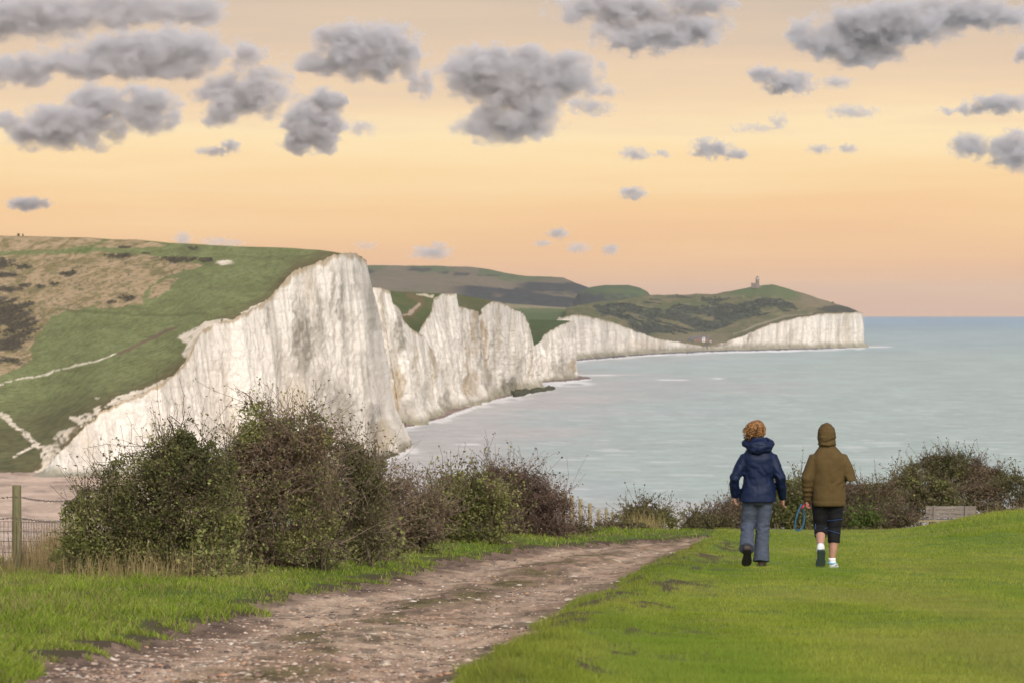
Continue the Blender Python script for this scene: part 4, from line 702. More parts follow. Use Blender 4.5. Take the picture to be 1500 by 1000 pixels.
# third fence: thin pale pales by the far bushes
fr = empty('paling_fence', G(1020., 172.)); tag(fr, 'farthest fence of thin pale stakes among the bushes left of the woman in blue', 'fence'); o = fr.location; tops = []
for i, x in enumerate([980, 986, 991, 996, 1003, 1009, 1030, 1038, 1046, 1054, 1066, 1071]):
    D = 170 + i * .4; p = Vector(U(x, 755 + (i % 3) * 1.2 + (x > 1060) * 1.5, D)) - o; post(fr, p.x, p.y, p.z - 1.6, p.z, .032 if i % 4 else .042, WOODT); tops.append(p)
for dz in (.1, .7): barbed(fr, [t + front - Vector((0, 0, dz)) for t in tops], 'wire', 0, .008)

# ================================================================ bench
GREYW = M_noisy('silvered_oak', (.26, .215, .18), (.16, .135, .115), 6, .8, .2, .4, .01, (.8, 5, 8))
D = 92.; bo = Vector(U(1392, 762, D)); bo.z -= .40; be = empty('wooden_bench', bo); tag(be, 'low silvery wooden bench with a plank back at the lawn edge', 'bench'); s = D / F
bx = lambda a: (a - 1392) * s
for z0 in (.46, .555, .645):
    m = MB(); m.box(((bx(1356) + bx(1429)) / 2, 0, z0 + .04), ((1429 - 1356) * s, .035, .082), 0, .006); m.build('back_plank', GREYW, be)
for x in (1369, 1415):
    m = MB(); m.box((bx(x), -.04, .36), (.065, .045, .74), 0, .005); m.build('back_post', GREYW, be)
for y in (.07, .20, .33):
    m = MB(); m.box((bx(1390), y, .40), (1.32, .115, .045), 0, .006); m.build('seat_plank', GREYW, be)
m = MB(); m.box((bx(1387), -.09, .40), (1.36, .05, .05), 0, .006); m.build('seat_rail', WOODT, be)
for x in (1365, 1419):
    m = MB(); m.box((bx(x), .33, .19), (.07, .07, .38), 0, .005); m.build('leg', GREYW, be); m = MB(); m.box((bx(x), .14, .355), (.05, .36, .05), 0, .004); m.build('seat_bearer', GREYW, be)

# ================================================================ lighthouse, cottages, house
GRAN = M_noisy('granite', (.27, .21, .19), (.19, .15, .14), .8, .85, .2, .3, .1); WHITE = M_noisy('white_paint', (.72, .70, .67), (.6, .58, .55), .5, .6, .3); SLATE = M_noisy('slate_roof', (.10, .095, .10), (.15, .14, .14), .6, .7, .3); GLASS = NT('window_glass').surf((.03, .035, .045), .1, .6); DARKM = M_noisy('lantern_metal', (.14, .10, .09), (.09, .07, .065), 1, .5, .4); BRICK = M_noisy('brick_wall', (.30, .19, .15), (.22, .14, .11), .7, .85, .2)
D = 6080.; s = D / F; lo = Vector(U(1109.5, 421.2, D)); lo.z -= 1.; lh = empty('lighthouse', lo); tag(lh, 'squat grey lighthouse tower with a keeper house on the headland top', 'lighthouse')
def ring(r, z, n=20, x=0, y=0): return [(x + r * math.cos(2 * math.pi * i / n), y + r * math.sin(2 * math.pi * i / n), z) for i in range(n)]
m = MB(); m.loft([ring(2.9, 0), ring(2.75, 6), ring(2.6, 12.2), ring(3.1, 12.6), ring(3.1, 13.2)]); m.build('tower', GRAN, lh)
m = MB(); m.loft([ring(2.2, 13.2), ring(2.2, 15.2)]); la = m.build('lantern_room', WHITE, lh)
m = MB(); m.loft([ring(2.35, 15.2), ring(1.7, 16.6), ring(.5, 17.6), ring(.15, 18.4)]); m.build('lantern_dome', DARKM, la)
m = MB(); [m.tube([(2.95 * math.cos(t), 2.95 * math.sin(t), 13.2), (2.95 * math.cos(t), 2.95 * math.sin(t), 14.2)], .07, 4) for t in np.linspace(0, 6.28, 17)[:-1]]; m.tube([(2.95 * math.cos(t), 2.95 * math.sin(t), 14.2) for t in np.linspace(0, 6.283, 25)], .09, 4); m.build('gallery_rail', DARKM, lh)
for z in (4.5, 8.5):
    m = MB(); m.box((0, -2.76, z), (.9, .2, 1.5)); m.build('window', GLASS, lh)
m = MB(); m.box((-5.4, 1, 3.4), (7.4, 8, 6.8)); ho = m.build('keeper_house', GRAN, lh)
m = MB(); m.box((-5.4, -2.9, 6.95), (7.6, .5, .5)); m.box((-8.2, 0, 7.3), (1.9, 3, 1.3)); m.build('parapet', DARKM, lh)
for x in (-7.3, -5.2, -3.4):
    for z in (2.1, 4.9):
        m = MB(); m.box((x, -3.02, z), (.9, .12, 1.4)); m.build('window', GLASS, ho)
m = MB(); m.box((4.6, .5, 1.4), (3.2, 5, 2.8)); m.build('annex', GRAN, lh)
def cottage(name, label, x, py, D, w, d, h, roof, wall, wins=3, group=None, chim=True, rz=0.):
    q = (gx, gy, GP) if D > 4800 else (fx, fy, FP_); i_ = np.argmin(np.hypot(q[0] - x, q[1] - py).ravel()); D = float(q[2].reshape(-1, 3)[i_, 1]) + (D - 5180 if D > 4800 else 0) * .5 - d * .6
    p = Vector(U(x, py, D)); p.z -= .8; r = empty(name, p, rz); tag(r, label, 'house', group); m = MB(); m.box((0, 0, h / 2), (w, d, h)); wl = m.build('wall', wall, r)
    m = MB(); e = .4; m.add([(-w / 2 - e, -d / 2 - e, h), (w / 2 + e, -d / 2 - e, h), (w / 2 + e, d / 2 + e, h), (-w / 2 - e, d / 2 + e, h), (-w / 2 - e, 0, h + roof), (w / 2 + e, 0, h + roof)], [(0, 1, 5, 4), (2, 3, 4, 5), (0, 4, 3), (1, 2, 5), (3, 2, 1, 0)]); rf = m.build('roof', SLATE, r)
    if chim: m = MB(); m.box((w * .3, 0, h + roof + .4), (1.1, .8, 1.8)); m.build('chimney', BRICK, rf)
    for i in range(wins):
        wx = (i + .5) / wins * w - w / 2
        for z in ([h * .3, h * .72] if h > 4.5 else [h * .5]):
            m = MB(); m.box((wx, -d / 2 - .03, z), (1.1, .12, 1.2)); m.build('window', GLASS, r)
    return r
GC = 'buildings at the gap in the cliffs'; D = 5180.
cottage('cottage', 'low dark roofed shed leftmost of the buildings at the cliff gap', 997, 499.6, D, 7.5, 7, 2.2, 1.2, BRICK, 2, GC, False)
cottage('cottage', 'dark timber cottage between the low shed and the terrace', 1012, 499.6, D, 6, 7, 3.4, 2.2, SLATE, 2, GC)
cottage('terrace_house', 'long terrace of brown cottages at the cliff gap', 1022, 500, D + 10, 11, 8, 5.2, 2.4, BRICK, 4, GC)
cottage('white_house', 'white gabled end house of the terrace at the cliff gap', 1030.5, 500, D - 6, 3.6, 8, 6.2, 1.6, WHITE, 1, GC, False)
cottage('cottage', 'brown house right of the white gabled one at the cliff gap', 1036, 500.5, D + 12, 6., 8, 5.4, 2.6, BRICK, 2, GC)
cottage('white_kiosk', 'tiny white hut rightmost of the buildings at the cliff gap', 1041.2, 500.6, D - 10, 2., 2.5, 2.6, .9, WHITE, 1, GC, False)
st = empty('beach_stairs', U(1034, 512, 4990)); tag(st, 'dark steel staircase tower leading from the cliff gap down to the beach', 'stairs'); STEEL = M_noisy('dark_steel', (.05, .055, .065), (.09, .09, .10), 1, .5, .4)
for i, (x, y) in enumerate(((-1.7, 0), (1.7, 0), (-1.7, 3), (1.7, 3))):
    m = MB(); m.box((x, y - 6, 3), (.45, .45, 9.5)); m.build('post', STEEL, st)
for k in range(5):
    m = MB(); m.box((0, -4.5, -.6 + k * 2.), (3.8, 3.4, .28)); m.build('landing', STEEL, st)
    m = MB(); a, b = (-1.4, 1.4) if k % 2 else (1.4, -1.4); m.tube([(a, -6.15, -.6 + k * 2.), (b, -6.15, 1.4 + k * 2.)], .3, 4); m.build('flight', STEEL, st)
cottage('white_house', 'lone small white house in the fields behind the short low cliff', 820, 467.6, 3330, 3.2, 3, 2.9, 1.0, WHITE, 1, None, False)
# ================================================================ people
SK = M_noisy('skin', (.42, .235, .165), (.36, .19, .13), 12, .55, .35)
def cloth(name, c1, c2, scale=14, rough=.85, bump=.35, sc=(1, 1, 1), fine=240):
    t = NT(name); f = t.noise(scale, 5, sc); g = t.noise(fine, 2); h = t.math('ADD', f, t.math('MULTIPLY', g, .15))
    return t.surf(t.mix(t.rng(f, .3, .7), c1, c2), rough, .25, t.bump(h, bump, .012))
JACKET = cloth('navy_shell', (.0035, .0095, .036), (.005, .013, .046), 9, .6, .3); HOODIE = cloth('olive_fleece', (.098, .064, .024), (.082, .053, .019), 10, .95, .18)
DENIM = cloth('grey_denim', (.047, .057, .080), (.078, .094, .132), 16, .9, .3, (1, 1, 2.2)); LEGG = cloth('black_legging', (.006, .006, .008), (.009, .009, .010), 10, .85, .15)
LEATH = cloth('brown_leather', (.085, .055, .042), (.055, .036, .028), 20, .6, .3); SOLEB = M_noisy('black_sole', (.008, .008, .008), (.018, .016, .015), 60, .7, .3, .6, .004)
TRAIN = cloth('white_mesh', (.68, .68, .67), (.56, .57, .58), 30, .7, .3); SOLEG = M_noisy('green_grey_sole', (.035, .055, .05), (.06, .085, .075), 90, .7, .3, .8, .004); TURQ = M_noisy('turquoise_trim', (.10, .36, .50), (.14, .42, .55), 30, .6); SOCK = cloth('white_sock', (.75, .75, .74), (.66, .66, .66), 40)
HAIR = M_attr('auburn_curls', 60, .2, .45, .4); BLUE = M_noisy('blue_webbing', (.015, .075, .15), (.03, .12, .22), 60, .6, .3, .3, .002); RED = M_noisy('red_plastic', (.45, .05, .06), (.35, .03, .05), 40, .4); TRIMB = M_noisy('blue_seam', (.03, .07, .22), (.04, .09, .26), 20, .6); EYE = M_noisy('eye', (.6, .6, .58), (.5, .5, .5), 20, .2); GLOVE = M_noisy('pink_strap', (.6, .16, .18), (.5, .1, .14), 30, .6)
def V3(*a): return Vector(a)
def hand(m, w, d, side, curl, L=.17):
    """palm + four unequal fingers + thumb. w wrist, d direction of the hand, side: towards the thumb, curl 0..1"""
    w, d, s = Vector(w), Vector(d).normalized(), Vector(side); s = (s - d * s.dot(d)).normalized(); n = d.cross(s)     # n: palm normal, fingers close towards it
    m.tube([w - d * .02, w + d * .01, w + d * .045, w + d * .085], [(.022, .026), (.024, .026), (.040, .016), (.038, .013)], 12, ref=s)
    for k, (o, l) in enumerate(((.027, .072), (.009, .080), (-.009, .075), (-.026, .060))):
        p = w + d * .082 + s * o; P = [p - d * .02, p]; a = .15
        for q in (.42, .33, .25):
            a += curl * (1.15 if q < .4 else .8); p = p + (d * math.cos(a) + n * math.sin(a)) * l * q; P.append(p)
        m.tube(P, [.0095, .0093, .0088, .0082, .0066], 8, ref=s)
    p = w + d * .025 + s * .026; P = [p, p + (s * .7 + d * .6 + n * .25).normalized() * .035]; P.append(P[-1] + (d * .8 + n * (.3 + .6 * curl) + s * .1).normalized() * .032); P.append(P[-1] + (d * .7 + n * (.5 + curl)).normalized() * .024)
    m.tube(P, [.014, .0115, .010, .0075], 8, ref=s)
def head(m, c, yaw=0., s=1.):
    R = Matrix.Rotation(yaw, 3, 'Z'); c = Vector(c); f = lambda x, y, z: c + R @ Vector((x, y, z)) * s
    m.ball(f(0, -.012, .025), (.074 * s, .092 * s, .088 * s), 16, R); m.ball(f(0, .028, -.035), (.058 * s, .062 * s, .075 * s), 14, R); m.ball(f(0, .055, -.085), (.03 * s, .026 * s, .022 * s), 10, R)
    m.tube([f(0, .085, .012), f(0, .100, -.012), f(0, .108, -.03), f(0, .088, -.04)], [.009, .012, .015, .008], 8)
    for q in (-1, 1):
        m.ball(f(q * .075, -.01, -.012), (.011, .021, .032), 10, R); m.ball(f(q * .034, .068, -.02), (.022, .018, .018), 8, R); m.tube([f(q * .012, .086, .022), f(q * .035, .083, .028), f(q * .055, .068, .02)], .008, 6)
    m.tube([f(-.024, .082, -.058), f(0, .091, -.056), f(.024, .082, -.058)], [.005, .0085, .005], 6); m.tube([f(-.02, .08, -.067), f(0, .089, -.067), f(.02, .08, -.067)], [.005, .008, .005], 6)
    return f
def foot_shapes(heel, toe, up, W, H, hgt):
    """rings of a shoe from the back of the heel to the toe tip; returns (upper MB, sole MB)"""
    heel, toe, up = Vector(heel), Vector(toe), Vector(up); d = (toe - heel); L = d.length; d.normalize(); u = (up - d * up.dot(d)).normalized(); s = d.cross(u)
    T = [(0, .62, .60), (.05, .80, .92), (.16, .86, 1.0), (.32, .78, .98), (.45, .80, .76), (.62, .98, .58), (.78, 1.0, .48), (.92, .78, .38), (.985, .45, .26)]
    up_, so = MB(), MB(); R, Q = [], []
    for t, w, h in T:
        c = heel + d * L * t; hw = W / 2 * w; hh = H * h; bend = s * (.008 * math.sin(t * 3.1))
        R.append([c + bend + u * .018 + s * hw * math.cos(a) * (1 if math.sin(a) < .3 else .93) + u * hh * (.5 + .5 * math.sin(a)) for a in (2 * math.pi * i / 16 for i in range(16))])
        so_w = hw * 1.07; z = lambda x: c + bend + s * x
        Q.append([z(so_w) + u * .024, z(so_w * 1.0) + u * .004, z(so_w * .85) - u * .002, z(-so_w * .85) - u * .002, z(-so_w) + u * .004, z(-so_w) + u * .024])
    up_.loft(R); a = heel + d * L * .2 + u * H * .7; up_.tube([a, a + u * (hgt - H * .7)], [(W * .40, W * .42), (W * .40, W * .40)], 14, ref=d); so.loft(Q); return up_, so
FOLD = lambda co, a, s, zs, seed: a * fbm(co[:, 0] / s, co[:, 1] / s, co[:, 2] / zs, o=3, seed=seed)
def torso(m, rows, n=28):
    """rows: (x,y,z,rx,ry[,pw]) horizontal super-ellipse rings"""
    R = []
    for x, y, z, rx, ry in rows:
        r = []
        for i in range(n):
            a = 2 * math.pi * i / n; c, s_ = math.cos(a), math.sin(a); r.append((x + rx * math.copysign(abs(c) ** .85, c), y + ry * math.copysign(abs(s_) ** .85, s_), z))
        R.append(r)
    m.loft(R)
D = 46.; s = D / F
# --- woman in the blue jacket
po = Vector(G(1111., D)); p1 = empty('person', po); tag(p1, 'woman with windblown curly auburn hair in a navy blue jacket and grey jeans walking away', 'person', 'two women walking on the lawn')
AL = [(-.150, -.005, 1.215), (-.275, -.045, .99), (-.262, .06, .80)]; AR = [(.150, -.005, 1.215), (.245, -.06, 1.0), (.275, .085, .775)]
LR = [(.085, 0, .84), (.05, .02, .45), (.028, -.03, .09)]; LL = [(-.085, 0, .84), (-.118, .04, .46), (-.150, -.315, .235)]
m = MB(); torso(m, [(0, 0, .78, .10, .09), (0, 0, .86, .155, .115), (0, 0, 1.0, .13, .10), (0, 0, 1.15, .15, .11), (0, 0, 1.27, .155, .095), (0, 0, 1.335, .075, .065), (0, .01, 1.39, .052, .055), (0, .015, 1.47, .05, .052)])
hc = (-.005, .012, 1.53); hf = head(m, hc, -.15)
for A in (AL, AR): m.tube(A[:1] + [tuple(Vector(A[0]).lerp(Vector(A[1]), .5))] + A[1:], [.05, .047, .038, .024], 12)
hand(m, AL[2], (.10, .12, -1), (.3, .95, .1), .75); hand(m, AR[2], (-.02, .15, -1), (-.5, .85, .1), .55)
for A in (LR, LL): m.tube([A[0], tuple(Vector(A[0]).lerp(Vector(A[1]), .5)), A[1], tuple(Vector(A[1]).lerp(Vector(A[2]), .35)), A[2]], [.078, .068, .05, .05, .032], 12)
m.fuse('body', SK, p1, .0065, 2)
for q in (-1, 1):
    e = MB(); e.ball(hf(q * .033, .078, -.008), .011, 8); e.build('eye', EYE, p1, True)
m = MB(); torso(m, [(-.006, 0, .728, .214, .158), (-.006, 0, .76, .210, .156), (-.004, 0, .86, .194, .148), (0, .005, 1.0, .168, .13), (0, 0, 1.13, .180, .14), (0, -.005, 1.21, .190, .14), (0, -.008, 1.275, .165, .118), (0, -.004, 1.33, .132, .10), (0, 0, 1.365, .10, .088), (0, .005, 1.40, .082, .08), (0, .008, 1.43, .076, .078)])
for A, q in ((AL, -1), (AR, 1)):
    A = [Vector(a) for a in A]; m.tube([A[0] - Vector((q * .06, 0, -.01)), A[0], A[0].lerp(A[1], .5), A[1], A[1].lerp(A[2], .5), A[2] + (A[2] - A[1]).normalized() * .02], [(.07, .066), (.086, .078), (.077, .071), (.066, .064), (.058, .058), (.049, .047)], 16)
jk = m.fuse('jacket', JACKET, p1, .0095, 3, lambda co: FOLD(co, .006, .13, .09, 3) + .004 * np.sin((co[:, 2] * 1.0 + co[:, 0] * 1.3) * 42 + 3 * fbm(co[:, 0] / .1, co[:, 1] / .1, co[:, 2] / .1, seed=9)) * np.exp(-((co[:, 2] - 1.02) / .12) ** 2) - .004)
m = MB(); m.tube([(-.004 + .145 * math.cos(a), -.03 + .105 * math.sin(a), 1.385 + .03 * math.sin(a)) for a in np.linspace(0, 6.283, 25)], .038, 10, cap=False); m.ball((0, -.105, 1.352), (.150, .072, .072), 16); m.ball((-.02, -.125, 1.325), (.10, .06, .06), 14); m.ball((.06, -.10, 1.34), (.09, .06, .06), 14); m.ball((0, -.06, 1.42), (.10, .05, .045), 12)
m.fuse('hood', JACKET, jk, .009, 3, lambda co: FOLD(co, .012, .09, .035, 5))
m = MB(); m.tube([(-.13, -.02, 1.43), (-.155, -.03, 1.445), (-.165, -.03, 1.452)], [.005, .006, .007], 6); m.build('toggle', SOLEB, jk, True)
m = MB(); torso(m, [(-.004, 0, .70, .10, .10), (-.004, 0, .79, .178, .128), (0, 0, .88, .178, .132), (0, 0, .98, .15, .115)])
a, b, c_ = [Vector(q) for q in LR]; m.tube([a - Vector((0, 0, -.06)), a.lerp(b, .3), a.lerp(b, .65), b, b.lerp(c_, .4), b.lerp(c_, .8), c_ + Vector((0, -.01, -.03))], [(.105, .10), (.098, .094), (.086, .083), (.079, .078), (.079, .079), (.086, .087), (.098, .096)], 18)
a, b, c_ = [Vector(q) for q in LL]; e = (c_ - b).normalized(); m.tube([a - Vector((0, 0, -.06)), a.lerp(b, .3), a.lerp(b, .65), b, b.lerp(c_, .4), b.lerp(c_, .8), c_ + e * .02], [(.105, .10), (.098, .094), (.085, .083), (.077, .077), (.072, .075), (.077, .082), (.086, .09)], 18)
tr = m.fuse('trousers', DENIM, p1, .0095, 2, lambda co: FOLD(co, .0045, .10, .05, 7) + .005 * np.sin(co[:, 2] * 95 + 4 * fbm(co[:, 0] / .06, co[:, 1] / .06, co[:, 2] / .2, seed=11)) * np.exp(-((co[:, 2] - .44) / .07) ** 2))
up_, so = foot_shapes((.032, -.085, 0.0), (.040, .17, 0.0), (0, 0, 1), .102, .09, .13); b1 = up_.fuse('boot', LEATH, p1, .007, 2); so.build('sole', SOLEB, b1)
up_, so = foot_shapes((-.150, -.425, .215), (-.158, -.27, .018), (0, .8, .6), .104, .09, .14); b2 = up_.fuse('boot', LEATH, p1, .007, 2); so.build('sole', SOLEB, b2)
# curls
rg = np.random.default_rng(21); c = np.array(hc) + [-.005, -.018, .032]; n = 620; d = rg.normal(0, 1, (n, 3)); d /= np.linalg.norm(d, axis=1)[:, None]; k = (d[:, 1] < .45) & (d[:, 2] > -.97); d = d[k]; n = len(d)
t = np.linspace(0, 1, 12)[None, :]; ln = rg.uniform(.022, .052, n)[:, None] * (1 + .7 * (d[:, 0] < -.3))[:, None]; b0 = c + d * [.072, .088, .082]; ph = rg.uniform(0, 6.28, (n, 1)); w = rg.uniform(11, 20, (n, 1)); u1 = np.cross(d, [0.1, .2, 1.]); u1 /= np.linalg.norm(u1, axis=1)[:, None]; u2 = np.cross(d, u1); am = .011 * (.3 + t)
P = b0[:, None] + d[:, None] * (ln * t * .55)[..., None] + (u1[:, None] * np.cos(ph + w * t)[..., None] + u2[:, None] * np.sin(ph + w * t)[..., None]) * am[..., None] + np.stack([-.045 * t ** 1.6 * (ln / .1) * (.2 + 1.2 * (d[:, :1] < -.1)), 0 * t * ln, -.075 * t ** 1.5 * (ln / .1)], -1)
V, f, cc = tubes3(P, np.full(n, .0062), np.full(n, .0035), np.array([[.29, .145, .055]]) * rg.uniform(.25, 2.0, (n, 1)) * np.array([1, 1, 1]))
m = MB(); m.ball(c, (.080, .094, .088), 20); cap = m.mesh('cap'); V0 = np.array([v.co[:] for v in cap.vertices]); ts = [list(p.vertices) for p in cap.polygons]
mesh_np('hair', np.concatenate([V, V0]), [f, np.array([q for q in ts if len(q) == 4]) + len(V), np.array([q for q in ts if len(q) == 3]) + len(V)], HAIR, p1, col=np.concatenate([cc, np.tile([[.13, .05, .018]], (len(V0), 1))]), smooth=True)
# --- woman in the olive hoodie
po = Vector(G(1212., D)); p2 = empty('person', po); tag(p2, 'woman in an olive brown hoodie with the hood up, black cropped leggings and white trainers', 'person', 'two women walking on the lawn')
AL = [(-.142, -.005, 1.225), (-.232, -.04, 1.01), (-.222, .05, .775)]; AR = [(.160, -.005, 1.225), (.262, -.07, 1.015), (.13, .17, 1.03)]
LR = [(.09, 0, .84), (.078, .02, .45), (.048, -.03, .09)]; LL = [(-.075, 0, .84), (-.072, .05, .45), (-.100, -.30, .255)]
m = MB(); torso(m, [(.01, 0, .78, .10, .09), (.01, 0, .86, .155, .12), (.01, 0, 1.0, .14, .11), (.01, 0, 1.15, .15, .115), (.01, 0, 1.27, .155, .095), (0, 0, 1.335, .075, .065), (0, .01, 1.39, .052, .055), (0, .015, 1.46, .05, .052)])
hf = head(m, (-.008, .02, 1.515), .0)
for A in (AL, AR): m.tube(A[:1] + [tuple(Vector(A[0]).lerp(Vector(A[1]), .5))] + A[1:], [.048, .045, .037, .024], 12)
hand(m, AL[2], (-.02, .12, -1), (.3, .95, .1), .85); hand(m, AR[2], (-.7, .6, .2), (0, .1, 1), .6)
m.tube([LR[0], (.086, .01, .65), LR[1], (.072, -.012, .32), (.06, -.03, .2), LR[2]], [.078, .074, .054, .056, .044, .033], 14); m.tube([LL[0], (-.075, .03, .65), LL[1], (-.083, -.085, .385), (-.09, -.19, .32), LL[2]], [.078, .072, .054, .057, .046, .033], 14)
m.fuse('body', SK, p2, .0065, 2)
for q in (-1, 1):
    e = MB(); e.ball(hf(q * .033, .078, -.008), .011, 8); e.build('eye', EYE, p2, True)
m = MB(); torso(m, [(.016, 0, .705, .178, .145), (.016, 0, .73, .186, .150), (.016, 0, .80, .192, .155), (.014, 0, .92, .19, .15), (.012, 0, 1.05, .188, .15), (.01, -.005, 1.18, .195, .15), (.008, -.008, 1.25, .180, .135), (.004, -.006, 1.312, .145, .11), (0, .004, 1.362, .098, .095), (-.004, .008, 1.40, .085, .09)])
for A, q in ((AL, -1), (AR, 1)):
    A = [Vector(a) for a in A]; m.tube([A[0] - Vector((q * .06, 0, -.01)), A[0], A[0].lerp(A[1], .5), A[1], A[1].lerp(A[2], .5), A[2] + (A[2] - A[1]).normalized() * .02], [(.066, .064), (.086, .078), (.079, .073), (.068, .068), (.060, .06), (.045, .045)], 16)
hd = m.fuse('hoodie', HOODIE, p2, .0095, 3, lambda co: FOLD(co, .005, .14, .12, 13) + .005 * np.sin((co[:, 2] - 1.2 * co[:, 0]) * 46 + 3 * fbm(co[:, 0] / .1, co[:, 1] / .1, co[:, 2] / .1, seed=19)) * np.exp(-((co[:, 2] - .98) / .13) ** 2) * (co[:, 0] > .02) + .006 * np.sin(co[:, 2] * 110) * np.exp(-((co[:, 2] - .86) / .08) ** 2) * (co[:, 0] < -.17))
m = MB(); torso(m, [(.016, 0, .698, .176, .143), (.016, 0, .712, .183, .149), (.016, 0, .752, .190, .154), (.016, 0, .757, .186, .15)]); m.build('hem_band', HOODIE, hd, True)
m = MB(); torso(m, [(-.008, 0, 1.375, .100, .108), (-.008, -.004, 1.395, .106, .114), (-.008, -.004, 1.42, .100, .108), (-.008, -.002, 1.47, .103, .118), (-.008, 0, 1.53, .100, .12), (-.008, .004, 1.575, .086, .108), (-.008, .006, 1.61, .055, .078), (-.008, .006, 1.628, .026, .045), (-.008, .004, 1.637, .008, .02)])
m.fuse('hood', HOODIE, hd, .008, 3, lambda co: FOLD(co, .006, .07, .03, 15) - .010 * np.exp(-((co[:, 2] - 1.425 - .02 * np.sin(co[:, 0] * 18)) / .012) ** 2) + .004 * np.exp(-(co[:, 0] / .006) ** 2))
m = MB(); torso(m, [(.01, 0, .70, .10, .10), (.01, 0, .79, .175, .13), (.01, 0, .88, .175, .135), (.01, 0, .96, .15, .118)])
m.tube([(.088, 0, .86), (.088, .005, .7), (.084, .01, .58), LR[1], (.073, -.005, .36), (.07, -.018, .283)], [(.108, .105), (.104, .10), (.092, .09), (.078, .078), (.074, .072), (.068, .067)], 18); m.tube([(-.075, 0, .86), (-.075, .015, .7), (-.074, .035, .58), LL[1], (-.079, -.05, .41), (-.084, -.105, .372)], [(.108, .105), (.102, .10), (.09, .09), (.077, .077), (.073, .073), (.067, .068)], 18)
lg = m.fuse('leggings', LEGG, p2, .0095, 2, lambda co: FOLD(co, .004, .08, .03, 17))
for (cx, cy, z, r, tl) in ((.082, .012, .545, .0905, .12), (.074, .0, .41, .0795, -.25), (-.078, -.02, .44, .0765, .25)):
    m = MB(); m.tube([(cx + r * math.cos(t), cy + r * math.sin(t), z + tl * r * math.cos(t)) for t in np.linspace(0, 6.283, 28)], .0028, 5); m.build('seam', TRIMB, lg, True)
m = MB(); m.tube([(-.135, -.045, .50), (-.142, -.062, .43), (-.145, -.10, .39), (-.14, -.135, .375)], .0032, 5); m.build('seam', TRIMB, lg, True)
m = MB(); m.tube([(.050, -.03, .075), (.049, -.03, .118)], [.043, .040], 14); m.build('sock', SOCK, p2, True); m = MB(); m.tube([(-.099, -.32, .235), (-.097, -.275, .27)], [.044, .041], 14); m.build('sock', SOCK, p2, True)
up_, so = foot_shapes((.046, -.095, 0.0), (.085, .155, 0.0), (0, 0, 1), .098, .075, .085); b1 = up_.fuse('trainer', TRAIN, p2, .006, 2); so.build('sole', TRAIN, b1); m = MB(); m.tube([(.046 + .043 * math.cos(a), -.05 + .05 * math.sin(a), .066 + .008 * math.sin(a)) for a in np.linspace(2.6, 6.8, 14)], .009, 6); m.build('heel_tab', TURQ, b1, True)
up_, so = foot_shapes((-.098, -.415, .222), (-.106, -.262, .0), (-.1, .8, .6), .102, .075, .09); b2 = up_.fuse('trainer', TRAIN, p2, .006, 2); so.build('sole', SOLEG, b2)
# dog lead looped in her left hand
le = empty('dog_lead', po + Vector((-.235, .07, .69))); tag(le, 'blue looped dog lead with a red clip hanging from the hoodie woman\'s left hand', 'dog lead'); cl = []
for t in np.linspace(0, 2 * math.pi, 41): cl.append((-.045 + .062 * math.sin(t) * (1 - .45 * math.cos(t)) * (.75) - .045 * (1 - math.cos(t)) * .45, .0 + .02 * math.sin(t), -.145 * (1 - math.cos(t)) + .02))
m = MB(); m.tube(cl, [(.004, .0095)] * len(cl), 8, ref=(0, 1, 0), cap=False); m.build('loop', BLUE, le, True)
m = MB(); m.tube([(-.005, 0, .03), (-.035, .0, -.005), (-.055, .0, -.03)], [.011, .013, .010], 8); m.build('clip', RED, le, True); m = MB(); m.tube([(.012, 0, .05), (.02, -.03, .02), (.012, -.035, -.01)], [(.010, .014)] * 3, 8); m.build('wrist_strap', GLOVE, le, True)
